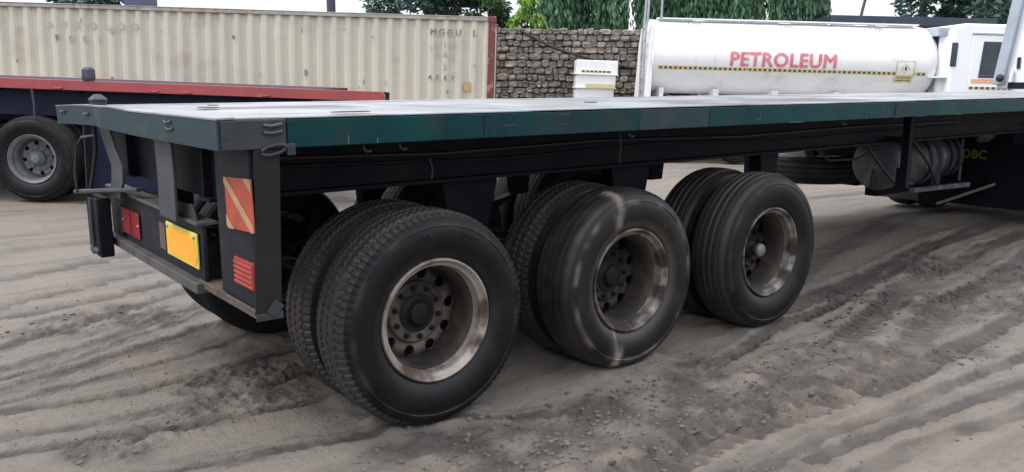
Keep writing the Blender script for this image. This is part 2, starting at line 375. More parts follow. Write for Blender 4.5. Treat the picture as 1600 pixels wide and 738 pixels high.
CHURN_BIG = [(1.5, -0.55), (2.3, -0.55), (1.0, -0.42), (3.3, -.62)]

def slope_z(x, y):
    s = (x - CAM.x) * RX - (y - CAM.y) * RY
    h = (x - CAM.x) * RY + (y - CAM.y) * RX
    h0 = 13.5 - 6.0 * sstep(1.0, -4.0, s)
    return -0.031 * np.clip(s, -40, 40) * sstep(h0 - 3.2, h0 + 2.4, h)

def ground_z(x, y):
    x, y = np.asarray(x, float), np.asarray(y, float)
    z = slope_z(x, y)
    r = np.hypot(x - 2, y - 0)
    near = 1 - sstep(14, 30, r)
    wx = x + .25 * vnoise(x * 1.3, y * 1.3, 5); wy = y + .25 * vnoise(x * 1.3, y * 1.3, 6)
    z = z + .045 * vnoise(x * .35, y * .5, 1) + near * (.018 * vnoise(wx * .8, wy * 2.2, 2) + .008 * vnoise(wx * 2.6, wy * 6, 3) + .006 * vnoise(x * 11, y * 13, 4) + .004 * vnoise(x * 27, y * 29, 9))
    moist = np.zeros_like(z)
    rough = np.zeros_like(z)
    for i, (pts, hw, dep, lug) in enumerate(RUTS):
        D = np.full_like(z, 9.0); A = np.zeros_like(z); SGN = np.zeros_like(z); acc = 0
        jit = .07 * vnoise(x * 1.1, y * 1.1, 20 + i) + .030 * vnoise(x * 5, y * 5, 50 + i) + .030 * vnoise(x * 14, y * 14, 150 + i)
        for (ax, ay), (bx, by) in zip(pts[:-1], pts[1:]):
            L = math.hypot(bx - ax, by - ay); ux, uy = (bx - ax) / L, (by - ay) / L
            t = np.clip((x - ax) * ux + (y - ay) * uy, 0, L)
            ox, oy = x - ax - t * ux, y - ay - t * uy
            d = np.hypot(ox, oy); m = d < D
            D = np.where(m, d, D); A = np.where(m, acc + t, A); SGN = np.where(m, ox * uy - oy * ux, SGN); acc += L
        d = np.abs(SGN * np.where(D < 8, 1, 1) + jit); d = np.where(D < .6, np.maximum(d, D - .1), 9)
        fade = .45 + 1.1 * np.clip(vnoise(x * .9, y * .9, 70 + i) + .35, 0, .7)
        trough = sstep(hw * 1.15, hw * .72, d)
        berm = np.exp(-((d - hw * 1.42) / (hw * .32)) ** 2)
        ragged = .6 + 1.6 * np.clip(vnoise(x * 9, y * 9, 90 + i) + .3, 0, 1)
        z = z - dep * .52 * fade * trough + .24 * dep * fade * berm * ragged
        z = z + lug * fade * trough * np.clip(1.7 * np.sin(2 * math.pi * (A / .105 + SGN / hw * .55 * np.sign(SGN))), -1, 1) * .55
        moist = np.maximum(moist, trough * (.80 * fade + .10 + .8 * vnoise(x * 7, y * 7, 30 + i)))
        rough = np.maximum(rough, .45 * berm * fade)
    for cx, cy, cr_ in CHURN:
        dd = np.hypot((x - cx) * .62, y - cy) / cr_ + .5 * vnoise(x * 4, y * 4, 11)
        rough = np.maximum(rough, sstep(1.15, .55, dd))
    rid = lambda f, s: 1 - 2 * np.abs(vnoise(x * f + .9 * vnoise(x * 9, y * 9, s + 5), y * f, s)) * 1.6
    z = z + rough * (.012 * rid(8, 13) + .013 * rid(17, 14) + .010 * rid(33, 15) - .016)
    moist = np.clip(np.maximum(moist, rough * (.62 + 1.5 * vnoise(x * 8, y * 8, 40))), 0, 1)
    flat = np.zeros_like(z)
    for k in range(3):
        for yy in (.16, .48, 2.0, 2.32):
            flat = np.maximum(flat, np.exp(-(((x - X1 - k * WB) / .26) ** 4 + ((y - yy) / .24) ** 4)))
    z = z * (1 - flat) + flat * 0.012 + .07 * flat * (1 - flat) * (1 + 2 * vnoise(x * 12, y * 12, 88))
    return z, moist

def axis(lo, hi, step, far, growth):
    a = list(np.arange(lo, hi + step / 2, step)); d = step
    while a[-1] < far: d *= growth; a.append(a[-1] + d)
    d = step
    while a[0] > -far: d *= growth; a.insert(0, a[0] - d)
    return np.array(a)
gx, gy = axis(-1.2, 6.4, .0145, 420, 1.07), axis(-2.1, 2.9, .0135, 420, 1.07)
GX, GY = np.meshgrid(gx, gy, indexing='ij')
GZ, GM = ground_z(GX, GY)
nx, ny = len(gx), len(gy)
gv = np.stack([GX, GY, GZ], -1).reshape(-1, 3)
ii = (np.arange(nx - 1)[:, None] * ny + np.arange(ny - 1)[None, :]).reshape(-1)
gf = np.stack([ii, ii + ny, ii + ny + 1, ii + 1], -1)
gme = bpy.data.meshes.new("ground")
gme.vertices.add(len(gv)); gme.vertices.foreach_set("co", gv.ravel().astype(np.float32))
gme.loops.add(gf.size); gme.loops.foreach_set("vertex_index", gf.ravel().astype(np.int32))
gme.polygons.add(len(gf)); gme.polygons.foreach_set("loop_start", np.arange(0, gf.size, 4, dtype=np.int32))
gme.update(calc_edges=True)
gme.polygons.foreach_set("use_smooth", np.ones(len(gf), bool))
at = gme.attributes.new("moist", 'FLOAT', 'POINT'); at.data.foreach_set("value", GM.ravel().astype(np.float32))
def soil_mat():
    m = bpy.data.materials.new('packed_soil'); m.use_nodes = True
    t = m.node_tree; N, L = t.nodes.new, t.links.new; b = t.nodes["Principled BSDF"]
    co = N("ShaderNodeTexCoord")
    def noise(s, det=6, sc=None):
        n = N("ShaderNodeTexNoise"); n.inputs["Scale"].default_value = s; n.inputs["Detail"].default_value = det; n.inputs["Roughness"].default_value = .65
        if sc:
            mp = N("ShaderNodeMapping"); mp.inputs["Scale"].default_value = sc; mp.inputs["Rotation"].default_value = (0, 0, R(-8)); L(co.outputs["Object"], mp.inputs[0]); L(mp.outputs[0], n.inputs["Vector"])
        else: L(co.outputs["Object"], n.inputs["Vector"])
        return n.outputs["Fac"]
    def rmp(f, lo, hi, a=0., c=1.):
        r = N("ShaderNodeMapRange"); L(f, r.inputs[0]); r.inputs[1].default_value, r.inputs[2].default_value, r.inputs[3].default_value, r.inputs[4].default_value = lo, hi, a, c
        return r.outputs[0]
    def mix(f, a, c, mode='MIX'):
        x = N("ShaderNodeMix"); x.data_type = 'RGBA'; x.blend_type = mode; L(f, x.inputs[0])
        for k, q in ((6, a), (7, c)):
            if isinstance(q, tuple): x.inputs[k].default_value = (*q, 1)
            else: L(q, x.inputs[k])
        return x.outputs[2]
    c = mix(rmp(noise(.45), .38, .62), (.176, .157, .138), (.198, .165, .136))
    c = mix(rmp(noise(1.0, 8, (.5, 3.2, 1)), .50, .66), c, (.124, .110, .097))
    c = mix(rmp(noise(2.2, 8, (.5, 2.6, 1)), .58, .74), c, (.215, .192, .168))
    c = mix(rmp(noise(9.0, 10), .56, .72), c, (.130, .116, .105))
    c = mix(rmp(noise(34, 10), .60, .72), c, (.098, .086, .077))
    c = mix(rmp(noise(120, 3), .64, .72), c, (.055, .048, .044))
    an = N("ShaderNodeAttribute"); an.attribute_name = "moist"
    ms = N("ShaderNodeMath"); ms.operation = 'MULTIPLY'; L(an.outputs["Fac"], ms.inputs[0]); ms.inputs[1].default_value = .92
    c = mix(ms.outputs[0], c, (.060, .050, .045))
    L(c, b.inputs["Base Color"])
    L(rmp(an.outputs["Fac"], 0, 1, .85, .62), b.inputs["Roughness"])
    b.inputs["Specular IOR Level"].default_value = .3
    bp = N("ShaderNodeBump"); bp.inputs["Distance"].default_value = .016; L(noise(38, 8), bp.inputs["Height"])
    bp2 = N("ShaderNodeBump"); bp2.inputs["Distance"].default_value = .005; L(noise(110, 6), bp2.inputs["Height"]); L(bp.outputs[0], bp2.inputs["Normal"])
    L(bp2.outputs[0], b.inputs["Normal"])
    return m
gme.materials.append(soil_mat())
go = bpy.data.objects.new("ground", gme); COL.objects.link(go); go['kind'] = 'structure'

def gz(x, y): return float(ground_z(np.array([x]), np.array([y]))[0][0])

# clods of mud and grit lying on the churned soil (nobody could count them)
def clods():
    mb = MB(); rr = random.Random(3); pts = []
    for cx, cy, q in CHURN:
        for _ in range(int((60 if cy < .4 else 25) * q / .3)):
            a, r = rr.uniform(0, 6.28), q * math.sqrt(rr.random()) * 1.15
            pts.append((cx + r * math.cos(a) * 1.5, cy + r * math.sin(a), rr.choice((.005, .006, .007, .009, .011, .016))))
    for _ in range(2200):
        pts.append((rr.uniform(-1.2, 8), rr.uniform(-2.4, 4.5), rr.choice((.003, .004, .005, .007))))
    xs = np.array([p[0] for p in pts]); ys = np.array([p[1] for p in pts]); zs = ground_z(xs, ys)[0]
    for (x, y, r), z in zip(pts, zs):
        vs = []
        for k in range(8):
            u = ((k & 1) * 2 - 1, (k >> 1 & 1) * 2 - 1, (k >> 2 & 1) * 2 - 1)
            vs.append((x + r * (u[0] * rr.uniform(.45, 1.0)), y + r * (u[1] * rr.uniform(.45, 1.0)), z + r * .7 * u[2] * rr.uniform(.5, 1) + .1 * r))
        mb.add(vs, [(0, 2, 3, 1), (4, 5, 7, 6), (0, 1, 5, 4), (1, 3, 7, 5), (3, 2, 6, 7), (2, 0, 4, 6)])
    o = mb.build("mud_clods", M['clod']); tag(o, "small brown mud clods and grit scattered over the tyre tracks", "mud clods", None, "stuff")
clods()

# ---------------------------------------------------------------- wheels
def tyre_mesh(name, kind, material, R0=TR, W=.315, tread_dust=.55):
    nseg = 504 if kind == 'block' else 200
    prof = [(.298, .050), (.305, .036), (.325, .022), (.365, .006), (.405, .000), (.440, .002), (.458, .007), (.462, .0045), (.468, .009), (.485, .014), (.498, .019)]
    k = R0 / .53
    ts = np.linspace(0, 1, 61)
    sw = [(r * k, y) for r, y in prof]
    y0, y1 = .028, W - .028
    rows = []
    th = np.arange(nseg) * 2 * math.pi / nseg
    for r, y in sw: rows.append((np.full(nseg, r), np.full(nseg, y), 0.0))
    grooves = {'block': [.17, .385, .615, .83], 'rib': [.14, .32, .5, .68, .86], 'worn': [.2, .4, .6, .8]}[kind]
    gd, gw = {'block': (.011, .014), 'rib': (.011, .017), 'worn': (.0025, .018)}[kind]
    for t in ts:
        y = y0 + (y1 - y0) * t
        crown = R0 - .022 * k * abs(2 * t - 1) ** 4 - .004 * (2 * t - 1) ** 2
        r = np.full(nseg, crown)
        for gi, g in enumerate(grooves):
            zz = (.010 * np.sign(np.sin(th * 84 + gi * 1.7)) if kind == 'block' else 0.0)
            d = np.abs((t - g) * (y1 - y0) - zz * .5) if kind == 'block' else np.full(nseg, abs((t - g) * (y1 - y0)))
            r = r - gd * np.clip((gw * .5 - d) / .003 + .5, 0, 1)
        if kind == 'block':
            sh = np.clip((abs(2 * t - 1) - .70) / .06, 0, 1)
            r = r - .009 * sh * (np.sin(th * 84 + (0 if t < .5 else 2)) > .45)
            mid = np.clip((.30 - abs(2 * t - 1)) / .03, 0, 1)
            r = r - .004 * mid * (np.sin(th * 84 + t * 9) > .75)
        if kind == 'worn':
            r = r - .0012 * (np.sin(th * 31 + t * 13) > .8)
        rows.append((r, np.full(nseg, y), 1.0))
    for i, (r, y) in enumerate(reversed(sw)): rows.append((np.full(nseg, r), np.full(nseg, W - y), 0.0))
    if kind == 'block':                                # shoulder lugs run down onto the sidewall edge
        for j in (9, 10): rows[j] = (rows[j][0] - .006 * (np.sin(th * 84) > .45), rows[j][1], 0.0)
    m = len(rows)
    V = np.zeros((nseg, m, 3))
    for j, (r, y, _) in enumerate(rows):
        V[:, j, 0] = r * np.cos(th); V[:, j, 1] = y; V[:, j, 2] = r * np.sin(th)
    a = np.arange(nseg)[:, None]; j = np.arange(m - 1)[None, :]; n1 = (a + 1) % nseg
    F = np.stack([a * m + j, a * m + j + 1, n1 * m + j + 1, n1 * m + j], -1).reshape(-1, 4)
    me = bpy.data.meshes.new(name)
    me.vertices.add(nseg * m); me.vertices.foreach_set("co", V.reshape(-1).astype(np.float32))
    me.loops.add(F.size); me.loops.foreach_set("vertex_index", F.ravel().astype(np.int32))
    me.polygons.add(len(F)); me.polygons.foreach_set("loop_start", np.arange(0, F.size, 4, dtype=np.int32))
    me.update(calc_edges=True)
    me.polygons.foreach_set("use_smooth", np.ones(len(F), bool))
    dust = np.zeros((nseg, m))
    for q, (r, y, f) in enumerate(rows): dust[:, q] = tread_dust * f if kind != 'worn' else .05 * f
    dust += (.06 + .30 * dust) * vnoise(V[..., 0] * 9, V[..., 2] * 9 + V[..., 1] * 14, 3)
    if kind == 'worn':                                 # a pale upright band on the outer sidewall, stored along with the dust
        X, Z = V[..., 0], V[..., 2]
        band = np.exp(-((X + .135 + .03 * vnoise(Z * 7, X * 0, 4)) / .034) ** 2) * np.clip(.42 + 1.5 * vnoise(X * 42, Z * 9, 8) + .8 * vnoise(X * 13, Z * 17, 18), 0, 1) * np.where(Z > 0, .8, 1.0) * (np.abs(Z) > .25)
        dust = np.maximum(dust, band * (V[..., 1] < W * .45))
    else:
        dust[:, :9] = np.maximum(dust[:, :9], .012)
    RR = np.hypot(V[..., 0], V[..., 2])
    scuff = np.exp(-((RR - .462 * k) / .012) ** 2) * np.clip(vnoise(V[..., 0] * 16, V[..., 2] * 16, 77) * 2 + .1, 0, 1) + .5 * np.exp(-((RR - .318) / .012) ** 2)
    dust = np.maximum(dust, .45 * scuff * (V[..., 1] < W * .3))
    at = me.attributes.new("dust", 'FLOAT', 'POINT'); at.data.foreach_set("value", np.clip(dust, 0, 1).ravel().astype(np.float32))
    me.materials.append(material)
    me.set_sharp_from_angle(angle=R(32))
    me.update()
    return me

def rim_mesh(name, m, k=1.0, m2=None):
    mb = MB()
    prof = [(.2985, .052), (.3035, .040), (.304, .030), (.300, .0235), (.294, .023), (.288, .028), (.283, .040), (.276, .046), (.266, .050), (.262, .060),
            (.258, .100), (.250, .112), (.244, .120), (.241, .160), (.2385, .235), (.240, .265), (.262, .285), (.298, .290)]
    mb.lathe([(r * k, y) for r, y in prof], 96)
    me = mb.mesh(name, m)
    me.set_sharp_from_angle(angle=R(35))
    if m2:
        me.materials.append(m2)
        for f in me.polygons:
            if f.center.y > .100: f.material_index = 1  # inner barrel faces take the shade-darkened colour
    return me

def disc_mesh(name, m, depth=.165, holes=10, hr=.0245, hc=.196, k=1.0):
    nr, nth = 34, 400
    r0, r1 = .085, .2405
    rs = np.linspace(r0, r1, nr)
    def prof(r):
        if r < .150: return depth - .012
        if r < .165: return depth - .012 + .020 * (r - .15) / .015
        if r < .222: return depth + .008 - .012 * math.sin(math.pi * (r - .165) / .057)
        return depth + .008 + .014 * (r - .222) / .018
    V = []; keep = np.ones((nth, nr), bool)
    hcx = [(hc * math.cos(2 * math.pi * (i + .5) / holes), hc * math.sin(2 * math.pi * (i + .5) / holes)) for i in range(holes)]
    inside = np.zeros((nth, nr), bool)
    for a in range(nth):
        t = 2 * math.pi * a / nth
        hx, hz = hcx[int(t / (2 * math.pi / holes)) % holes]
        for q, r in enumerate(rs):
            x, z = r * math.cos(t), r * math.sin(t)
            dx, dz = x - hx, z - hz; d = math.hypot(dx, dz)
            y = prof(r)
            if d < hr: inside[a, q] = True
            if abs(d - hr) < .004 and d > 1e-6:
                x, z = hx + dx / d * hr, hz + dz / d * hr; inside[a, q] = False
            V.append((x * k, y, z * k))
    F = []
    for a in range(nth):
        b = (a + 1) % nth
        for q in range(nr - 1):
            c = [(a, q), (a, q + 1), (b, q + 1), (b, q)]
            if any(inside[e] for e in c): continue
            F.append(tuple(e[0] * nr + e[1] for e in c))
    mb = MB(); mb.add(V, F, True)
    for hx, hz in hcx:                                # short sleeves give the holes their thickness
        n = 20; vs, fs = [], []
        for i in range(n):
            t = 2 * math.pi * i / n
            for y in (prof(hc) - .001, prof(hc) + .012): vs.append(((hx + hr * math.cos(t)) * k, y, (hz + hr * math.sin(t)) * k))
        for i in range(n): e = (i + 1) % n; fs.append((2 * i, 2 * e, 2 * e + 1, 2 * i + 1))
        mb.add(vs, fs, True)
    return mb.mesh(name, m)

def hub_mesh(name, m, depth=.165, k=1.0, out=.075):
    mb = MB()
    f = depth - .012
    mb.lathe([(.0, f - out), (.050, f - out), (.058, f - out + .006), (.060, f - out + .03), (.092, f - out + .04), (.098, f - .01), (.098, f + .1), (.0, f + .1)], 32)
    for i in range(10):
        t = 2 * math.pi * i / 10; x, z = .126 * math.cos(t), .126 * math.sin(t)
        mb.lathe([(.0, f - .026), (.008, f - .026), (.008, f - .016), (.014, f - .014), (.014, f + .002), (.0, f + .002)], 6, T=Matrix.Translation((x, 0, z)), smooth=False)
    return mb.mesh(name, m)
def drum_mesh(name, m):
    return MB().lathe([(0, .20), (.205, .20), (.205, .40), (0, .40)], 40).mesh(name, m)

T_BLOCK = tyre_mesh("tyre_block_tread", 'block', M['rubber'])
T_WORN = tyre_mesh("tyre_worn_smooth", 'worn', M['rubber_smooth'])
T_RIB = tyre_mesh("tyre_rib_tread", 'rib', M['rubber'], tread_dust=.40)
T_FAR = tyre_mesh("tyre_dark", 'worn', M['rubber_dark'])
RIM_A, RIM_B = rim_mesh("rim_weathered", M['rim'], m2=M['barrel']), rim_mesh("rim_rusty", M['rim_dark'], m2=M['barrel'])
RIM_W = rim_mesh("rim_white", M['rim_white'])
DISC_A = disc_mesh("disc_dirty_shaded", M['disc'], depth=.235, hc=.200, hr=.029)
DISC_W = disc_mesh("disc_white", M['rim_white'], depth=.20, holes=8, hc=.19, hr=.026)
DISC_D = disc_mesh("disc_grimy_shaded", M['disc_dark'], depth=.235, hc=.200, hr=.029)
HUB_A, HUB_W = hub_mesh("hub_greasy", M['hub'], depth=.235, out=.045), hub_mesh("hub_grey", M['rim_white'], depth=.20, out=.10)
HUB_C = HUB_A
DRUM = drum_mesh("brake_drum", M['hub'])

def wheel(parent, loc, tyre, rim, disc, hub, outward, spin=0.0, flip=False, name="wheel"):
    """outward=-1: outer face towards -Y (near side); +1: towards +Y. flip turns the dish inwards (inner wheel of a pair)."""
    wh = empty(name, loc, parent)
    ang = 0 if (outward < 0) != flip else math.pi
    wh.rotation_euler = (0, spin, ang) if ang == 0 else (0, -spin, ang)
    inst("tyre", tyre, wh); inst("rim", rim, wh); inst("wheel_disc", disc, wh)
    if hub: inst("hub", hub, wh)
    return wh

# ---------------------------------------------------------------- flatbed trailer
H, D, WID, LEN = 1.514, .124, 2.56, 12.3
trailer = empty("flatbed_trailer")
tag(trailer, "long empty flatbed trailer with teal green side rail and three twin-tyre axles", "trailer")

# deck plates (each a sheet with its own small height error and ripples)
xs = [0.0, 1.55, 3.3, 5.4, 7.7, 10.0, LEN]
rr = random.Random(11)
for i in range(len(xs) - 1):
    x0, x1 = xs[i] + .002, xs[i + 1] - .002
    nu, nv = 26, 22
    vs, fs = [], []
    for a in range(nu + 1):
        for b in range(nv + 1):
            x = x0 + (x1 - x0) * a / nu; y = .006 + (WID - .012) * b / nv
            edge = min(1, 6 * min(a, nu - a) / nu, 6 * min(b, nv - b) / nv)
            z = H + .010 * edge * float(vnoise(np.array(x * 1.7), np.array(y * 2.3), 31)) * 1.6 + .002 * (i % 2)
            vs.append((x, y, z))
    for a in range(nu):
        for b in range(nv):
            q = a * (nv + 1) + b; fs.append((q, q + nv + 1, q + nv + 2, q + 1))
    o = MB().add(vs, fs, True).build("deck_plate", M['deck'], trailer)
    sd_ = o.modifiers.new("thick", 'SOLIDIFY'); sd_.thickness = .006; sd_.offset = -1

# side rails: a channel, open inwards, in welded lengths
def channel(mb, x0, x1, y, s, z0, z1, fl=.075, t=.008):
    mb.box((x0, min(y, y + s * t), z0), (x1, max(y, y + s * t), z1))
    for zz in ((z0, z0 + t), (z1 - t, z1)):
        mb.box((x0, min(y + s * t, y + s * fl), zz[0]), (x1, max(y + s * t, y + s * fl), zz[1]))
joints = [.27, 2.32, 2.92, 5.1, 8.0, LEN]
for a, b in zip(joints[:-1], joints[1:]):
    mb = MB(); off = rr.uniform(-.0015, .0015)
    channel(mb, a + .001, b - .001, 0.0 + off, 1, H - D, H - .010)
    m_ = M['green_light'] if (a, b) == (2.32, 2.92) else M['green']
    mb.build("side_rail", m_, trailer, .003)
MB().box((.0, -.004, H - D - .002), (.268, .070, H - .006)).build("corner_plate", M['grime'], trailer, .006)
mb = MB(); channel(mb, .0, LEN, WID, -1, H - D, H - .010); mb.build("side_rail", M['green'], trailer, .003)
rs2 = random.Random(17)
for k in range(16):
    x = .35 + 6.6 * rs2.random() ** 1.2; z = H - rs2.uniform(.02, .105); v_ = rs2.random() < .6
    w_, h_ = (rs2.uniform(.003, .006), rs2.uniform(.02, .07)) if v_ else (rs2.uniform(.03, .12), rs2.uniform(.002, .005))
    h_ = min(h_, z - (H - D) - .004)
    MB().box((x, -.0022, z - max(h_, .002)), (x + w_, .001, z)).build("paint_scratch", M['scratch'], trailer)
for k in range(4):
    x = 1.6 + 5.3 * rs2.random(); q = rs2.uniform(.05, .22); hgt = rs2.uniform(.003, .008)
    n = 8; pts = [(x + q * i / n, H - D + .001 + (hgt * rs2.uniform(.4, 1) if 0 < i < n else 0)) for i in range(n + 1)] + [(x + q, H - D + .0005), (x, H - D + .0005)]
    MB().prism(pts[::-1], -.0028, .0).build("chipped_edge", M['chip'], trailer)
# thin weld beads and rope hooks on the near rail
for x in (.275, 1.26, 2.92, 5.1):
    mb = MB(); n = 9
    mb.tube([(x + rr.uniform(-.003, .003), -.004, H - .016 - (D - .03) * k / n) for k in range(n + 1)], .0022, 6)
    mb.build("weld_bead", M['green_light'], trailer)
for x in (.62, .80, 2.25, 4.4):
    mb = MB(); mb.tube([(x, .02, H - D + .004), (x, .012, H - D - .022), (x + .012, .004, H - D - .036), (x + .03, .004, H - D - .030)], .006, 8)
    mb.build("rope_hook", M['darkplate'], trailer)
# bent ring and lashing lugs near the corner
mb = MB(); pts = []
for k in range(25):
    t = 2 * math.pi * k / 24; pts.append((.205 + .048 * math.cos(t), -.016 - .010 * math.cos(t), H - D - .004 + .018 * math.sin(t) + .010 * math.cos(t)))
mb.tube(pts, .0075, 8, False).build("lashing_ring", M['grime'], trailer)
MB().box((.262, -.014, H - D - .030), (.30, .01, H - D + .020)).build("lashing_lug", M['grime'], trailer, .004)
for z in (H - .030, H - .058): MB().tube([(.17, -.008, z), (.20, -.014, z - .004), (.245, -.012, z + .003)], .007, 8).build("weld_scar", M['bumpergrey'], trailer)

# rear fascia: the far third is bent back and upwards
def fas(y):
    t = max(0, (y - 1.25) / (WID - 1.25)); return -.012 - .105 * t * t, .0 + .010 * math.sin(t * 3.14)
mb = MB(); n = 24; vs = []
for k in range(n + 1):
    y = -.004 + (WID + .004) * k / n; x, dz = fas(y); zb = H - D + (.012 if y > 1.9 else 0) + dz
    for xx, zz in ((x, zb), (x, H - .002 + dz), (x + .010, H - .002 + dz), (x + .010, zb)): vs.append((xx, y, zz))
fs = []
for k in range(n):
    for e in range(4): fs.append((4 * k + e, 4 * k + 4 + e, 4 * k + 4 + (e + 1) % 4, 4 * k + (e + 1) % 4))
fs += [(0, 1, 2, 3), tuple(4 * n + e for e in (3, 2, 1, 0))]
mb.add(vs, fs).build("rear_fascia", M['green_light'], trailer, .002)
# top cap of the rear edge, following the bend
mb = MB(); vs, fs = [], []
for k in range(n + 1):
    y = -.004 + (WID + .004) * k / n; x, dz = fas(y)
    for xx, zz in ((x - .003, H + .001 + dz), (.06, H + .004), (.06, H - .003), (x - .003, H - .006 + dz)): vs.append((xx, y, zz))
for k in range(n):
    for e in range(4): fs.append((4 * k + e, 4 * k + 4 + e, 4 * k + 4 + (e + 1) % 4, 4 * k + (e + 1) % 4))
mb.add(vs, fs + [(0, 1, 2, 3), tuple(4 * n + e for e in (3, 2, 1, 0))]).build("deck_edge_strip", M['deck'], trailer)
for y, z in ((2.05, H - .035), (.62, H - .03), (.60, H - .06), (2.45, H - .03)):
    MB().tube([(fas(y)[0] - .002, y - .05, z), (fas(y)[0] - .012, y, z - .008), (fas(y)[0] - .002, y + .05, z)], .006, 8).build("weld_scar", M['bumpergrey'], trailer)
# twist lock standing on the far rear corner of the deck
tl = empty("twist_lock", (.10, 2.46, H), trailer)
MB().lathe([(.0, .0), (.050, .0), (.050, .022), (.056, .026), (.056, .036), (.022, .064), (.0, .066)], 8, 'Z', smooth=False).build("lock_cone", M['bracket'], tl, .003)
# dark pads / holes on the deck
for x, y, sx, sy in ((.34, 1.15, .05, .09), (.62, .12, .10, .035), (.50, 1.55, .03, .05), (2.7, .8, .05, .04)):
    MB().lathe([(0, .004), (.9, .004), (1, .0)], 18, 'Z').build("deck_socket", M['black'], trailer, 0, (x, y, H + .009)).scale = (sx, sy, 1)

# hanging brackets from the fascia to the bumper
def ribbon(pts, wy, t, name, m, parent):                # strap in the y-z view at plane x
    mb = MB(); vs = []
    for x, y, z in pts:
        for dx, dy in ((0, -wy / 2), (0, wy / 2), (t, wy / 2), (t, -wy / 2)): vs.append((x + dx, y + dy, z))
    n = len(pts); fs = []
    for k in range(n - 1):
        for e in range(4): fs.append((4 * k + e, 4 * k + 4 + e, 4 * k + 4 + (e + 1) % 4, 4 * k + (e + 1) % 4))
    fs += [(0, 1, 2, 3), tuple(4 * (n - 1) + e for e in (3, 2, 1, 0))]
    return mb.add(vs, fs).build(name, m, parent, .003)
ribbon([(.03, 2.06, 1.40), (.05, 2.03, 1.28), (.055, 1.93, 1.18), (.05, 1.93, 1.09), (.05, 2.02, 1.00), (.05, 2.02, .99)], .25, .014, "hanging_bracket", M['bracket'], trailer)
ribbon([(.03, .97, 1.41), (.05, .965, 1.36), (.05, .955, 1.20), (.05, .965, 1.0)], .27, .014, "hanging_bracket", M['bracket'], trailer)

# bumper: back plate, lower beam, upper lip
bp = empty("rear_bumper", (0, 0, 0), trailer)
MB().box((.115, .66, .72), (.135, 2.42, 1.00)).build("bumper_plate", M['darkplate'], bp, .003)
MB().bar((.105, .655, .703), (.105, 2.42, .700), .07, .050).build("lower_beam", M['bumpergrey'], bp, .004)
MB().bar((.14, .66, 1.005), (.14, 2.42, 1.02), .10, .016).build("upper_lip", M['bumpergrey'], bp, .003)
MB().prism([(0, 0), (.5, 0), (.42, .06), (.05, .075)], .10, .112, Matrix.Translation((0, 0, 0)) @ Matrix.Rotation(R(90), 4, 'Z') @ Matrix.Translation((.72, -.22, 1.01))).build("torn_gusset", M['bracket'], bp, .002)
# far end of the bumper: bent upright box section with a thin bar across its top
MB().box((-.03, 2.12, .62), (.05, 2.40, .975)).build("end_post", M['darkpaint'], bp, .01)
MB().tube([(-.038, 2.24, .63), (-.040, 2.25, .80), (-.036, 2.24, .97)], .012, 8).build("end_rib", M['bracket'], bp)
MB().tube([(-.02, 2.34, .635), (-.035, 2.28, .66), (-.02, 2.16, .65)], .02, 8).build("torn_edge", M['bracket'], bp)
MB().bar((-.05, 2.50, .985), (.10, 1.60, 1.075), .06, .022).build("top_bar", M['bracket'], bp, .006)
mb = MB(); mb.tube([(-.07, 2.42, .99), (-.08, 2.38, 1.12), (-.06, 2.36, 1.28), (-.04, 2.30, 1.33), (-.01, 2.10, 1.35)], .007, 8); mb.build("air_hose", M['bracket'], trailer)
mb = MB(); mb.tube([(.0, 2.40, .99), (.02, 2.36, 1.12), (.03, 2.30, 1.25), (.03, 2.28, 1.39)], .012, 8); mb.build("air_hose", M['black'], trailer)
# tail lamp near the far end
tlm = empty("tail_lamp", (.109, 1.93, .845), bp)
MB().box((-.006, -.19, -.075), (.0, .19, .075)).build("lens", M['red_lens'], tlm, .004)
MB().box((-.009, .195, -.09), (.0, .235, .09)).build("lamp_end", M['bracket'], tlm, .003)
MB().box((-.008, -.02, -.072), (-.005, -.012, .072)).build("lens_divider", M['darkplate'], tlm)
for y in (-.165, .165): MB().lathe([(0, -.010), (.008, -.009), (.009, -.005), (0, -.004)], 10, 'X').build("screw", M['silver'], tlm, 0, (0, y, 0))
# dull brown reflector between lamp and plate
MB().box((.106, 1.24, .79), (.112, 1.34, .93)).build("worn_reflector", M['brownsteel'], bp, .002)
for y in (.74, 1.16): MB().lathe([(0, -.004), (.010, -.003), (.012, .004), (0, .005)], 10, 'X').build("screw", M['silver'], bp, 0, (.097, y, .935))
npl = empty("number_plate", (.104, .95, .868), bp)
MB().box((-.004, -.245, -.085), (.006, .245, .085)).build("plate_board", M['yellow'], npl, .003)
vs = [(-.0075, y, z) for y, z in ((.215, -.055), (.225, -.01), (.215, .04), (.16, .066), (.02, .060), (-.12, .062), (-.205, .055), (-.222, .0), (-.238, -.03), (-.215, -.072), (-.10, -.064), (.05, -.066), (.16, -.07))]
nv = len(vs)
MB().add(vs + [(x + .003, y, z) for x, y, z in vs], [tuple(range(nv)), tuple(range(2 * nv - 1, nv - 1, -1))] + [(i, (i + 1) % nv, (i + 1) % nv + nv, i + nv) for i in range(nv)]).build("plate_patch", M['orange'], npl)

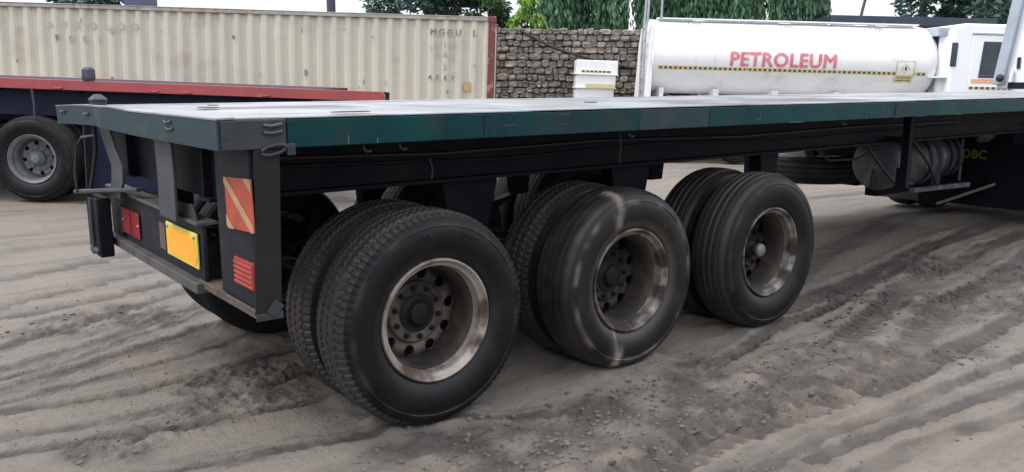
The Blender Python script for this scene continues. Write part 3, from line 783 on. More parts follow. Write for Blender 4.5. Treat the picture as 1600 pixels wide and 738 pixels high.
# near light box: rear plate, side plate, hazard marker, grid lamp, rusty shelf
lb = empty("light_box", (0, 0, 0), trailer)
MB().box((.112, .02, .74), (.128, .42, 1.385)).build("rear_plate", M['darkplate'], lb, .003)
MB().prism([(.098, .715), (.210, .708), (.236, 1.386), (.128, 1.386)], -.004, .014).build("side_plate", M['postgrey'], lb, .004)
MB().box((.102, .004, .700), (.205, .70, .728)).build("shelf", M['brownsteel'], lb, .004)
MB().box((.098, .0, .728), (.102, .70, .742)).build("shelf_lip", M['brownsteel'], lb, .002)
MB().box((.10, -.008, .690), (.215, .0, .722)).build("foot_plate", M['grime'], lb, .003)
MB().bar((.16, -.010, .712), (.20, -.009, .76), .006, .05).build("weld_scar", M['grime'], lb, .002)
hz = empty("hazard_marker", (.102, .130, 1.160), lb)
T = Matrix.Rotation(R(-3), 4, 'X')
hw, hh = .150, .108
MB().box((0, -hw, -hh), (.006, hw, hh), T).build("marker_board", M['hz_red'], hz, .002)
def clip_stripe(c, wd):                                  # diagonal band inside the board, running top-left to bottom-right
    poly = []
    pts = [(-hw, -hh), (hw, -hh), (hw, hh), (-hw, hh)]
    f = lambda p: p[0] * .80 - p[1] * 1.15 * -1 * -1 - c
    g = lambda p: f(p)
    def cut(P, s, k):
        out = []
        for i, p in enumerate(P):
            q = P[(i + 1) % len(P)]; a, b = s * (g(p) - k), s * (g(q) - k)
            if a >= 0: out.append(p)
            if a * b < 0: t = a / (a - b); out.append((p[0] + t * (q[0] - p[0]), p[1] + t * (q[1] - p[1])))
        return out
    return cut(cut(pts, 1, -wd / 2), -1, wd / 2)
for c, wd in ((.0, .052), (.205, .05), (-.205, .05)):
    P = clip_stripe(c, wd)
    if len(P) > 2:
        vs = [tuple(T @ Vector((-.003, y, z))) for y, z in P]; k = len(vs)
        MB().add(vs + [(x + .002, y, z) for x, y, z in vs], [tuple(range(k)), tuple(range(2 * k - 1, k - 1, -1))] + [(i, (i + 1) % k, (i + 1) % k + k, i + k) for i in range(k)]).build("marker_stripe", M['hz_white'], hz)
gl = empty("tail_lamp", (.098, .108, .875), lb)
MB().box((.0, -.105, -.058), (.014, .105, .058)).build("lens", M['red_lens'], gl, .003)
for k in range(5): MB().box((-.006, -.100, -.050 + k * .021), (.0, .100, -.041 + k * .021)).build("lens_rib", M['hz_red'], gl, .0015)

# chassis beams, cross members, outriggers
for y in (.62, WID - .62):
    mb = MB()
    mb.box((.12, y - .006, 1.135), (9.2, y + .006, 1.46))
    mb.box((.12, y - .075, 1.118), (9.2, y + .075, 1.135)); mb.box((.12, y - .075, 1.46), (9.2, y + .075, 1.475))
    mb.box((9.2, y - .006, 1.30), (LEN, y + .006, 1.46)); mb.box((9.2, y - .075, 1.284), (LEN, y + .075, 1.30)); mb.box((9.2, y - .075, 1.46), (LEN, y + .075, 1.475))
    mb.build("chassis_beam", M['darkpaint'], trailer)
for k in range(25):
    x = .25 + k * .5
    MB().box((x, .085, 1.40), (x + .06, WID - .085, 1.455)).build("cross_member", M['darkpaint'], trailer)
MB().box((.16, .13, 1.12), (.172, WID - .13, 1.40)).build("rear_cross_plate", M['darkpaint'], trailer, .003)
for x, z0, z1 in ((1.30, 1.14, 1.25), (2.72, 1.14, 1.40)):
    MB().tube([(x, .56, z1), (x + .01, .545, (z0 + z1) / 2), (x + .005, .55, z0)], .005, 6).build("dangling_wire", M['scratch'], trailer)
MB().tube([(.3, .60, 1.30), (1.4, .596, 1.27), (2.6, .60, 1.29), (4.0, .596, 1.26), (5.6, .60, 1.28), (7.5, .60, 1.27)], .011, 8).build("air_line", M['black'], trailer)
MB().tube([(.3, .60, 1.26), (1.8, .596, 1.22), (3.1, .60, 1.25), (4.6, .596, 1.21), (7.5, .60, 1.24)], .008, 8).build("air_line", M['darkplate'], trailer)
# suspension hangers, springs, axles
for side, y in ((0, .70), (1, WID - .70)):
    for k, (x, wdt) in enumerate(((X1 - .62, .08), (X1 + WB / 2 - .03, .20 if side == 0 else .10), (X1 + 1.5 * WB - .05, .19 if side == 0 else .10), (X1 + 2.62 * WB, .12))):
        MB().prism([(x - wdt, 1.118), (x + wdt, 1.118), (x + wdt * .62, .80), (x - wdt * .62, .80)], y - .05, y + .05).build("spring_hanger", M['darkpaint'], trailer, .005)
    for k in range(3):
        mb = MB(); c = X1 + k * WB
        for q in range(7):
            L_ = .56 - .06 * q; n = 8
            pts = [(c - L_ + 2 * L_ * i / n, y, .80 - .018 * q - .07 * (1 - (2 * i / n - 1) ** 2 * (L_ / .56) ** 2)) for i in range(n + 1)]
            for a, b in zip(pts[:-1], pts[1:]): mb.bar(a, b, .09, .015)
        mb.build("leaf_spring", M['darkpaint'], trailer)
for k in range(3):
    MB().tube([(X1 + k * WB, .30, TR), (X1 + k * WB, WID - .30, TR)], .065, 16).build("axle", M['darkpaint'], trailer)
    for y in (.52, WID - .52):
        MB().tube([(X1 + k * WB + .12, y + (.22 if y < 1 else -.22), .50), (X1 + k * WB + .25, y + (.22 if y < 1 else -.22), .86)], .055, 10).build("brake_chamber", M['darkpaint'], trailer)
# wheels (twin tyres on both sides)
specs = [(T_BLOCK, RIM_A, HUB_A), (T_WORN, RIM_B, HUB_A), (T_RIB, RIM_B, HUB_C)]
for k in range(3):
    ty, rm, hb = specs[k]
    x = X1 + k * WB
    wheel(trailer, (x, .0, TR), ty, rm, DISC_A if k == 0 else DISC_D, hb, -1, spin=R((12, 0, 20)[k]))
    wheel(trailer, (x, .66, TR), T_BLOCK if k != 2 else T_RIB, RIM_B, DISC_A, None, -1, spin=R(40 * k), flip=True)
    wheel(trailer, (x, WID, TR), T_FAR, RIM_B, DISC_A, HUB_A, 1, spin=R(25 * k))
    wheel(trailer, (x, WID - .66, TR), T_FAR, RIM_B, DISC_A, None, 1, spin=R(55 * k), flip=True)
MB().lathe([(0, .085), (.040, .085), (.046, .096), (.046, .120), (0, .120)], 24, 'Y').build("hub_cap", M['hubcap'], trailer, 0, (X1 + 2 * WB, .012, TR))
# raised, unreadable maker's marks on the first tyre's sidewall
def sidewall_text(s, deg, radius, size):
    me = text_mesh(s, size, M['grime'], "sidewall_mark", extrude=.0022, cuts=3)
    for v in me.vertices:
        a = R(deg) - v.co.x / radius; r = radius + v.co.y
        v.co = Vector((r * math.cos(a), -.0010 - v.co.z - .001, r * math.sin(a)))
    me.materials.clear(); me.materials.append(M['rubber'])
    return me
for s, deg in (("SA", 100), ("7812", 66)):
    inst("sidewall_mark", sidewall_text(s, deg, .415, .050), trailer, (X1, .002, TR))
# landing legs
for y in (.45, WID - .45):
    lg = MB(); lg.box((6.19, y - .035, .72), (6.25, y + .035, 1.40)).build("landing_leg", M['darkpaint'], trailer, .005)
MB().bar((6.22, .5, 1.15), (6.22, WID - .5, 1.15), .04, .05).build("leg_brace", M['darkpaint'], trailer)
for y in (.50, WID - .50): MB().box((6.20, y - .02, .70), (6.24, y + .02, .90)).build("leg_foot", M['darkpaint'], trailer, .004)
# round air tanks slung between the beams
for (x, y, z, r, L_) in ((6.80, 1.03, .862, .262, .72), (8.30, 1.30, .83, .25, .45)):
    t_ = empty("air_tank", (x, y, z), trailer)
    MB().lathe([(0, -.045), (r * .35, -.042), (r * .75, -.026), (r * .95, -.008), (r, .02)], 40, 'X').build("tank_end", M['tankgrey'], t_)
    MB().lathe([(r, .02), (r, L_), (r * .9, L_ + .03), (0, L_ + .05)], 40, 'X').build("tank_shell", M['tankdark'], t_)
    for q in (.12, L_ - .16): MB().lathe([(r + .006, q), (r + .006, q + .05)], 40, 'X').build("tank_strap", M['darkpaint'], t_)
    MB().box((L_ * .3, -.03, r), (L_ * .3 + .06, .03, 1.40 - z)).build("tank_hanger", M['darkpaint'], t_)
    MB().tube([(-.05, 0, -.05), (-.06, .01, -.16), (-.03, .02, -.25)], .012, 8).build("drain_pipe", M['black'], t_)
MB().box((7.75, 1.75, .50), (8.85, 2.45, .98)).build('tool_box', M['darkpaint'], trailer, .01)
MB().box((7.78, 1.745, .90), (8.82, 1.752, .91)).build('tool_box_lid', M['darkplate'], trailer)
# spare wheel lying flat in its carrier under the far side
sp = wheel(trailer, (7.53, 2.20, .54), T_BLOCK, RIM_B, DISC_A, None, -1, name="spare_wheel")
sp.rotation_euler = (R(90), 0, 0)
MB().box((7.49, 2.15, .60), (7.57, 2.25, 1.40)).build("spare_carrier", M['darkpaint'], trailer)

# hoses, a valve block and a dark side guard around the tanks
for pts, q in (([(6.3, .9, 1.12), (6.5, .85, .9), (6.7, .8, .72), (7.1, .8, .66)], .014), ([(6.9, .75, 1.12), (7.2, .7, .85), (7.6, .8, .62), (7.9, .95, .7)], .016), ([(5.6, 1.0, 1.1), (5.9, 1.0, .95), (6.4, 1.02, .93), (6.7, 1.0, 1.0)], .012)):
    MB().tube(pts, q, 8).build("air_hose", M['black'], trailer)
MB().box((7.62, .86, .60), (7.82, 1.18, .92)).build("valve_block", M['darkplate'], trailer, .015)
MB().box((7.65, 1.45, .42), (9.1, 1.60, 1.12)).build("guard_panel", M['darkpaint'], trailer, .01)
MB().bar((7.4, .95, .56), (8.9, 1.05, .50), .06, .05).build("guard_rail", M['tankgrey'], trailer, .005)
# ---------------------------------------------------------------- tractor unit coupled to the flatbed (only its tail and cab back reach the frame)
tr = empty("tractor_truck", (10.3, 0, 0))
tag(tr, "white tractor truck coupled to the front of the green flatbed", "truck")
def L(x, y, z): return (x - 11.0, y, z)
for y in (.85, WID - .85): MB().box(L(10.02, y - .04, .82), L(16.35, y + .04, 1.08)).build("frame_rail", M['darkpaint'], tr, .004)
MB().box(L(9.99, .75, .80), L(10.015, WID - .75, 1.10)).build("rear_frame_plate", M['darkpaint'], tr, .004)
for x in (10.95, 12.2):
    for y, od in ((.0, -1), (.66, -1), (WID, 1), (WID - .66, 1)):
        wheel(tr, L(x, y, TR), T_BLOCK, RIM_B, DISC_A, HUB_A if y in (0, WID) else None, od, flip=y not in (.0, WID))
    MB().tube([L(x, .3, TR), L(x, WID - .3, TR)], .09, 12).build("drive_axle", M['darkpaint'], tr)
for y in (.0, WID): wheel(tr, L(15.9, y, TR), T_RIB, RIM_W, DISC_W, HUB_W, -1 if y == 0 else 1)
for y0 in (.0, WID - .66):
    mb = MB(); n = 10; vs, fs = [], []
    for i in range(n + 1):
        a = math.pi * (0.0 + i / n)
        for yy in (y0, y0 + .66): vs.append(L(11.575 - 1.28 * math.cos(a), yy, .62 + .56 * min(1, 1.6 * math.sin(a))))
    for i in range(n): fs.append((2 * i, 2 * i + 1, 2 * i + 3, 2 * i + 2))
    o = mb.add(vs, fs).build("mudguard", M['darkpaint'], tr); q = o.modifiers.new("thick", 'SOLIDIFY'); q.thickness = .01
    MB().box(L(10.26, y0, .16), L(10.275, y0 + .66, .68)).build("mudflap", M['black'], tr)
MB().box((-1.10, .40, .22), (-1.02, 1.75, .96)).build("tail_board", M['darkpaint'], tr, .004)
tm = text_mesh("I DBC", .14, M['yellow_print'], "tail_marking", bold=.004)
o = inst("tail_marking", tm, tr, (-1.104, 1.17, .82), (R(90), 0, R(-90)))
MB().lathe([(0, -.02), (.10, -.01), (.115, .02), (.115, .42), (.09, .45), (0, .46)], 28, 'X').build("air_tank", M['tankgrey'], tr, 0, (-1.10, 1.07, 1.07))
MB().tube([(-1.12, 1.27, 1.0), (-1.12, 1.27, .5)], .018, 8).build("air_hose", M['tankgrey'], tr)
MB().tube([(-1.10, .5, 1.20), (-1.10, .74, 1.225), (-1.08, .78, 1.20)], .02, 8).build("light_bar", M['silver'], tr)
MB().lathe([(0, 0), (.55, 0), (.55, .05), (0, .06)], 32, 'Z').build("fifth_wheel", M['darkpaint'], tr, 0, L(11.5, WID / 2, 1.10))
# cab
cb = empty("cab", (2.7, 0, 0), tr)
ylo, yhi = .03, 2.53
def cabring(x, z): k = max(0, (z - 1.6)) * .135; return [(x, ylo + k, z), (x, yhi - k, z)]
sec = [(1.55,), (2.2,), (3.3,), (3.45,)]
vs = []
for (z,) in sec:
    for xx in (.0, 2.3 - max(0, z - 2.2) * .25): vs += cabring(xx, z)
fs = []
for q in range(3):
    a = q * 4
    fs += [(a, a + 1, a + 5, a + 4), (a + 2, a + 6, a + 7, a + 3), (a, a + 4, a + 6, a + 2), (a + 1, a + 3, a + 7, a + 5)]
fs += [(0, 2, 3, 1), (12, 13, 15, 14)]
MB().add(vs, fs).build("cab_shell", M['white_cab'], cb, .03)
# grey corner fairing, on the far rear edge, with bolts
vs = []
for z in (1.62, 3.4):
    k = (z - 1.6) * .135
    for x, y in ((-.10, yhi - k + .02), (-.10, yhi - k - .13), (.02, yhi - k - .13), (.02, yhi - k + .02)): vs.append((x, y, z))
MB().add(vs, [(0, 1, 2, 3), (4, 7, 6, 5), (0, 4, 5, 1), (1, 5, 6, 2), (2, 6, 7, 3), (3, 7, 4, 0)]).build("corner_fairing", M['grey_trim'], cb, .012)
vs = [(x, (WID - y), z) for x, y, z in vs]
MB().add(vs, [(0, 3, 2, 1), (4, 5, 6, 7), (0, 1, 5, 4), (1, 2, 6, 5), (2, 3, 7, 6), (3, 0, 4, 7)]).build("corner_fairing", M['grey_trim'], cb, .012)
MB().lathe([(0, -.03), (.05, -.02), (.06, .0), (.0, .01)], 14, 'X').build("fairing_bolt", M['grime'], cb, 0, (-.11, 2.43, 1.72))
MB().box((-.03, 2.20, 1.86), (.0, 2.245, 2.03)).build("vent_slot", M['black'], cb, .008)
MB().tube([(-.05, 2.30, 1.66), (-.05, 2.285, 1.84)], .03, 8).build("cab_strut", M['white_cab'], cb)
MB().box((-.04, .2, 1.56), (.0, 2.34, 1.655)).build("cab_base_seal", M['navy'], cb, .01)
MB().box((-.025, .35, 2.45), (.0, 2.1, 2.50)).build("wall_rib", M['white_cab'], cb, .01)
for x, y in ((2.31, .35),):
    MB().box((2.18, .25, 2.2), (2.32, 2.3, 2.95)).build("windscreen", M['glass'], cb, .02)
MB().box((.2, .5, .95), (2.2, 2.1, 1.56)).build("engine_block", M['darkpaint'], cb, .03)

# two grey boards propped against the tractor's tail
def board(p0, p1, w_, label):
    a, b = Vector(p0), Vector(p1); o = empty("wooden_board", a); tag(o, label, "board")
    MB().bar((0, 0, 0), b - a, w_, .03).build("plank", M['wood'], o, .003)
board((9.00, 1.42, .225), (9.15, .86, .50), .10, "grey board propped up at a slant behind the tractor's tail")
board((9.30, 1.25, .36), (9.40, .55, .34), .08, "lower grey board lying level under the tractor's tail")

# ---------------------------------------------------------------- red railed trailer parked beyond
TILT = R(2.1)
rs_, rh_ = -5.92, 10.2
rtz = .195
rt = bgempty("parked_trailer", rs_, rh_, rtz, TILT)
tag(rt, "navy flatbed trailer with red side rail parked in front of the container", "trailer")
zr0, zr1 = 1.385, 1.505
xe = 4.30
mb = MB(); channel(mb, -7.5, xe, .0, 1, zr0, zr1, .08, .01); mb.build("side_rail", M['red_rail'], rt, .006)
MB().prism([(xe, zr0), (xe + .03, zr0 + .01), (xe + .03, zr1 - .05), (xe, zr1)], .0, .08).build("rail_end", M['red_rail'], rt, .004)
mb = MB(); channel(mb, -7.5, xe - .9, 2.5, -1, zr0, zr1, .08, .01); mb.build("side_rail", M['red_rail'], rt, .006)
MB().box((-7.5, .08, zr1 - .03), (xe - .9, 2.42, zr1 - .006)).build("deck", M['navy'], rt)
for y in (.55, 1.95): MB().box((-7.5, y - .06, .98), (xe - .2, y + .06, zr1 - .035)).build("chassis_beam", M['navy'], rt, .005)
MB().box((-7.5, .16, 1.06), (xe - .1, .18, zr0 + .03)).build("side_skirt", M['navy'], rt, .004)
for k in range(12): MB().box((-7.3 + k * .98, .085, zr0 - .03), (-7.24 + k * .98, 2.41, zr0 + .08)).build("cross_member", M['navy'], rt)
for k in range(2):
    xw = -1.36 * k
    for y, od, fl in ((.0, -1, False), (.66, -1, True), (2.5, 1, False), (1.84, 1, True)):
        wheel(rt, (xw, y, TR), T_RIB, RIM_W, DISC_W, HUB_W if not fl else None, od, flip=fl, spin=R(15 + 40 * k))
    MB().tube([(xw, .3, TR), (xw, 2.2, TR)], .065, 12).build("axle", M['navy'], rt)
    MB().tube([(xw - .5, .70, .8), (xw, .70, .66), (xw + .5, .70, .8)], .05, 8).build("leaf_spring", M['navy'], rt)
MB().box((.66, .0, .12), (.675, .62, 1.05)).build("mudflap", M['black'], rt)
MB().tube([(.08, -.015, 1.39), (.10, -.02, 1.2), (.09, -.01, 1.02)], .014, 8).build("hanging_strap", M['bracket'], rt)
for x in (3.4,):
    for y in (.5, 2.0): MB().box((x - .06, y - .06, .10), (x + .06, y + .06, 1.0)).build("landing_leg", M['navy'], rt, .005)
tlk = empty("twist_lock", (.74, .05, zr1), rt)
MB().box((.66, .12, .14), (2.1, .75, 1.0)).build('tool_box', M['navy'], rt, .02)
MB().lathe([(0, 0), (.075, 0), (.088, .04), (.080, .135), (.05, .165), (0, .165)], 6, 'Z', smooth=False).build("lock_block", M['post_dark'], tlk, .01)
for x in (-.45, .4, 1.55, 1.95, 2.9): MB().tube([(x - .05, -.006, zr0 + .03), (x, -.02, zr0 + .015), (x + .05, -.006, zr0 + .03)], .01, 6).build("weld_scar", M['red_rail'], rt)

# ---------------------------------------------------------------- shipping container
ch = 17.0
ct = bgempty("shipping_container", -.41, ch, .0, R(1.75))
tag(ct, "long cream corrugated shipping container with maroon corner post behind the red trailer", "container")
ztop, zbot, clen, cwid = 2.93, .36, 12.19, 2.44
# corrugated sides: one pressed steel sheet each
def corr(y, s, name):
    mb = MB(); vs, fs = [], []; x = -clen + .12; pr = []
    while x < -.13:
        pr += [(x, 0), (x + .07, .056), (x + .139, .056), (x + .209, 0)]; x += .278
    pr.append((x, 0)); pr[-1] = (-.12, 0)
    nz = 10
    for j, (px, d) in enumerate(pr):
        for q in range(nz + 1):
            z = zbot + .16 + (ztop - .08 - zbot - .16) * q / nz
            dent = .010 * float(vnoise(np.array(px * .9), np.array(z * 1.2), 61))
            vs.append((px, y + s * (d + .02 + dent), z))
    for j in range(len(pr) - 1):
        for q in range(nz): a = j * (nz + 1) + q; fs.append((a, a + nz + 1, a + nz + 2, a + 1))
    return mb.add(vs, fs).build(name, M['container'], ct)
corr(.0, 1, "corrugated_side"); corr(cwid, -1, "corrugated_side")
for y in (.03, cwid - .03):
    MB().box((-clen + .1, y - .03, ztop - .085), (-.1, y + .03, ztop)).build("top_rail", M['container_rail'], ct, .006)
    MB().box((-clen + .1, y - .03, zbot), (-.1, y + .03, zbot + .16)).build("bottom_rail", M['container_rail'], ct, .006)
for x in (-clen + .07, -.07):
    for y in (.05, cwid - .05):
        MB().box((x - .07, y - .075, zbot), (x + .07, y + .075, ztop + .004)).build("corner_post", M['maroon'], ct, .006)
        for z in (zbot - .002, ztop - .11): MB().box((x - .085, y - .085, z), (x + .085, y + .085, z + .118)).build("corner_casting", M['maroon'], ct, .012)
MB().box((-clen + .1, .0, ztop - .03), (-.1, cwid, ztop - .01)).build("roof_sheet", M['container_rail'], ct)
for x0, x1 in ((-clen + .02, -clen + .05), (-.05, -.02)): MB().box((x0, .12, zbot + .1), (x1, cwid - .12, ztop - .1)).build("end_panel", M['container'], ct)
for x in (-11.5, -6, -.6): MB().box((x - .15, .0, -.4), (x + .15, cwid, zbot)).build("timber_sleeper", M['wood'], ct)
# streaky roof edge wear, stencils
LET = {}
def stencil(txt, x, z, sz, mk, step):
    """each painted character is a flat mark of its own on the steel"""
    for i, c in enumerate(txt):
        if c == ' ': continue
        if (c, sz, mk) not in LET: LET[c, sz, mk] = text_mesh(c, sz, M[mk], "stencil_letter", bold=.006 if mk == 'stencil' else .003)
        inst("stencil_letter", LET[c, sz, mk], ct, (x + (i - (len(txt) - 1) / 2) * step, .010, z), (R(90), 0, 0))
stencil("MGGU L", -.82, ztop - .33, .17, 'stencil', .165)
stencil("310", -1.0, ztop - .56, .17, 'stencil_faint', .16)
stencil("SAJ", -.99, ztop - .76, .16, 'stencil_faint', .16)
stencil("3", -1.0, ztop - 1.02, .17, 'stencil_faint', .16)
stencil("4561", -1.06, ztop - 1.22, .14, 'stencil', .155)
stencil("APEOLOO", -8.0, ztop - .42, .20, 'stencil_faint', .28)
stencil("7001", -8.3, ztop - .68, .20, 'stencil_faint', .28)
MB().box((-.60, .002, ztop - 1.46), (-.48, .010, ztop - 1.28)).build("ochre_tag", M['container_tag'], ct)
rr = random.Random(5)
for k in range(26):
    x = rr.uniform(-9.6, -.3); z = ztop - rr.uniform(.25, 1.6)
    MB().box((x, .004, z), (x + rr.uniform(.02, .07), .009, z + rr.uniform(.02, .12))).build("scuff_mark", M['stencil_faint'] if k % 3 else M['stencil'], ct)

# ---------------------------------------------------------------- stone wall
wh_ = 22.5
sw = bgempty("stone_wall", 0, wh_, 0, 0)
tag(sw, "rough brown coursed stone wall between the container and the tank truck", "wall")
def wall_top(s): return 3.04 - .012 * s
def stone_mesh(seed):
    rr = random.Random(seed); vs, fs = [], []
    for (yy, k) in ((-.5, .76), (-.28, 1.0), (.5, 1.0)):
        for (a, b) in ((-.5, -.5), (0, -.52), (.5, -.5), (.52, 0), (.5, .5), (0, .52), (-.5, .5), (-.52, 0)):
            j = lambda q: rr.uniform(-q, q)
            cx = .9 if (a and b) else 1
            vs.append((a * k * cx + j(.05), yy + j(.12) * (yy < .4), b * k * cx + j(.06)))
    for r_ in range(2):
        for i in range(8): e = (i + 1) % 8; fs.append((r_ * 8 + i, r_ * 8 + e, r_ * 8 + 8 + e, r_ * 8 + 8 + i))
    fs.append(tuple(range(8)))
    return MB().add(vs, fs).mesh("stone", M['stone'])
SM = [stone_mesh(k) for k in range(14)]
rr = random.Random(21); rest = MB(); count = 0
z = -.35
while z < 3.3:
    ch_ = rr.uniform(.13, .20); s = -8.0 + rr.uniform(0, .2)
    while s < 13.0:
        wd = rr.choice((.13, .17, .20, .25, .31)) * rr.uniform(.85, 1.15)
        sc, zc = s + wd / 2, z + ch_ / 2
        zo = -.031 * sc
        zz = zc + zo * .35
        if zz < wall_top(sc) + rr.uniform(-.06, .03):
            hh_ = ch_ * rr.uniform(.84, 1.04)
            T = Matrix.Translation((sc, rr.uniform(-.025, .03), zz + rr.uniform(-.02, .02))) @ Matrix.Rotation(rr.uniform(-.07, .07), 4, 'Y') @ Matrix.Diagonal((wd * .95, .22, hh_, 1))
            me = rr.choice(SM)
            if -.75 < sc < 3.75 and zz > 1.15 and count < 299:
                o = bpy.data.objects.new("stone", me); COL.objects.link(o); o.parent = sw; o.matrix_local = T; count += 1
            else:
                rest.add([v.co for v in me.vertices], [tuple(p.vertices) for p in me.polygons], False, T)
        s += wd
    z += ch_
rest.build("stonework", M['stone'], sw, kind='stuff')
mb = MB()
vs = []
for s in np.linspace(-8, 13, 43): vs += [(s, .04, -1.0), (s, .04, wall_top(s) - .06 + .03 * math.sin(s * 5)), (s, .38, wall_top(s) - .06), (s, .38, -1.0)]
fs = []
for k in range(42):
    for e in range(3): fs.append((4 * k + e, 4 * k + e + 1, 4 * k + e + 5, 4 * k + e + 4))
mb.add(vs, fs).build("mortar_core", M['mortar'], sw)

# black cable sagging down the wall
cab_ = bgempty("black_cable", 0, wh_ - .28)
tag(cab_, "black cable sagging across the stone wall towards the tank", "cable")
MB().tube([(.22, 0, 2.97), (.55, -.02, 2.80), (.95, -.03, 2.60), (1.35, -.03, 2.45), (1.9, -.02, 2.30), (2.5, -.02, 2.15), (3.0, -.02, 2.05), (3.5, -.02, 1.98)], .034, 8).build("cable_line", M['black'], cab_)
for s, z in ((.55, 2.80), (1.9, 2.30)): MB().box((s - .03, -.03, z - .02), (s + .03, .12, z + .03)).build("cable_clip", M['post_dark'], cab_)

# white stacked cabinet in front of the wall
kb = bgempty("white_cabinet", 2.02, wh_ - 1.3, -.04, R(2.0))
tag(kb, "white three tier steel cabinet with hazard tape standing before the stone wall", "cabinet")
zt = [(1.90, 2.24, .52), (1.56, 1.89, .495), (.35, 1.55, .48)]
for i, (z0, z1, hw_) in enumerate(zt):
    MB().box((-hw_ - .0 + .03 * (2 - i) * .6, -.02 * i, z0), (hw_ + .03 * (2 - i) * .6, .75, z1)).build("tier", M['white'], kb, .015)
MB().box((-.53, -.06, 1.882), (.57, .74, 1.908)).build("ledge", M['white'], kb, .004)
MB().box((-.52, -.08, 1.542), (.52, .72, 1.572)).build("ledge", M['white'], kb, .004)
MB().box((-.24, -.092, 1.56), (.50, -.070, 1.66)).build("yellow_strip", M['tape_y'], kb, .003)
MB().box((-.36, -.012, 1.935), (.40, -.001, 1.99)).build("tape_strip", M['tape_y'], kb)
for k in range(7): MB().box((-.34 + k * .105, -.018, 1.942), (-.275 + k * .105, -.010, 1.985)).build("tape_dash", M['tape_b'], kb)
for x in (-.4, .4):
    for y in (.05, .65): MB().box((x - .04, y - .04, -.2), (x + .04, y + .04, .36)).build("leg", M['white'], kb)

# ---------------------------------------------------------------- tank truck
th_ = 20.0
tk = bgempty("tank_truck", 3.1, th_, -.10, R(1.55))
tag(tk, "white tank truck lettered PETROLEUM in red with yellow and black tape", "truck")
zc, tr_, tl_ = 2.36, .835, 6.42
ry_ = 1.15
tank = empty("tank", (0, 0, zc), tk)
prof = [(0, -.10), (.35, -.085), (.62, -.055), (.78, -.02), (.835, .03), (.835, .06)]
def ell_lathe(prof, n=72, sy=1.12):
    mb = MB().lathe([(r, a) for r, a in prof], n, 'X'); mb.v = [(x, y * sy, z) for x, y, z in mb.v]; return mb
full = prof + [(tr_, 2.1), (tr_, 4.2), (tr_, tl_ - .22), (.82, tl_ - .10), (.74, tl_ + .02), (.5, tl_ + .12), (0, tl_ + .16)]
ell_lathe(full).build("tank_shell", M['white'], tank)
for x in (.02, 2.1, 4.2, tl_ - .24): ell_lathe([(tr_ + .0005, x - .012), (tr_ + .010, x), (tr_ + .0005, x + .012)]).build("tank_seam", M['white'], tank)
def wrap(me, x0, zrel, off=.004):
    for v in me.vertices:
        x, z, e = v.co.x, v.co.y + zrel, v.co.z
        a = math.asin(max(-1, min(1, z / tr_)))
        v.co = Vector((x0 + x, -(tr_ + off + e) * 1.12 * math.cos(a), z * (tr_ + off) / tr_))
    return me
inst("lettering", wrap(text_mesh("PETROLEUM", .40, M['letter_red'], "lettering", cuts=8, spacing=1.06, fit=(2.36, .30), bold=.016), 2.93, -.035), tank)
def band(x0, x1, z0, z1, off, name, m, n=2, kind=None):
    vs, fs = [], []
    for k in range(n + 1):
        z = z0 + (z1 - z0) * k / n; a = math.asin(z / tr_)
        for x in (x0, x1):
            vs.append((x, -(tr_ + off) * 1.12 * math.cos(a), z)); 
    for k in range(n): fs.append((2 * k, 2 * k + 1, 2 * k + 3, 2 * k + 2))
    return vs, fs
ztape = -.262
vs, fs = band(.12, tl_ - .25, ztape - .040, ztape + .042, .004, "", None)
MB().add(vs, fs, True).build("tape_strip", M['tape_y'], tank)
mb = MB(); x = .16; 
while x < tl_ - .3:
    if not (5.45 < x < 5.95): mb.add(*band(x, x + .056, ztape - .024, ztape + .024, .007, "", None, 1))
    x += .112
o = mb.build("tape_dashes", M['tape_b'], tank, kind='stuff')
# diamond placard
pl = empty("placard", (0, 0, 0), tank)
MB().add(*band(5.48, 5.90, -.46, .02, .009, "", None, 6)).build("placard_sheet", M['tape_y'], pl)
MB().add(*band(5.51, 5.87, -.29, -.01, .012, "", None, 4)).build("placard_panel", M['white'], pl)
vs = []
for x, z in ((5.69, -.03), (5.80, -.15), (5.69, -.27), (5.58, -.15)): vs.append((x, -(tr_ + .016) * 1.12 * math.cos(math.asin(z / tr_)), z))
MB().add(vs, [(0, 1, 2, 3)]).build("diamond", M['tape_y'], pl)
MB().add(*band(5.67, 5.71, -.19, -.10, .020, "", None, 2)).build("flame_mark", M['tape_b'], pl)
for z in (-.35, -.41): MB().add(*band(5.53, 5.85, z - .012, z + .012, .012, "", None, 1)).build("text_bar", M['stencil'], pl)
# small stencils near the top, manlids, walkway and left ladder
for x, s in ((1.0, "5,000L"), (3.1, "5,000L"), (5.15, "5,000L")):
    inst("capacity_mark", wrap(text_mesh(s, .13, M['stencil'], "capacity_mark", cuts=3), x, .70, .006), tank)
for x in (1.2, 3.2, 5.0, 5.5): MB().lathe([(.0, .09), (.12, .08), (.14, .06), (.14, .0)], 20, 'Z').build("manlid", M['white'], tank, 0, (x, .1, tr_ - .02))
mb = MB(); mb.bar((.15, -.30, tr_ + .012), (tl_ - .3, -.30, tr_ + .012), .26, .03); mb.build("walkway", M['white'], tank, .004)
ld = empty("ladder", (-.14, -.35, 0), tk)
for y in (-.22, .22): MB().tube([(0, y, .9), (0, y, 2.9), (.03, y, 3.15), (.05, y, 3.9)], .026, 8).build("ladder_rail", M['silver'], ld)
for k in range(8): MB().tube([(0, -.22, 1.0 + k * .28), (0, .22, 1.0 + k * .28)], .016, 6).build("rung", M['silver'], ld)
MB().tube([(.2, -.55, 3.1), (.2, -.55, 3.95)], .026, 8).build("hand_rail", M['silver'], tk)
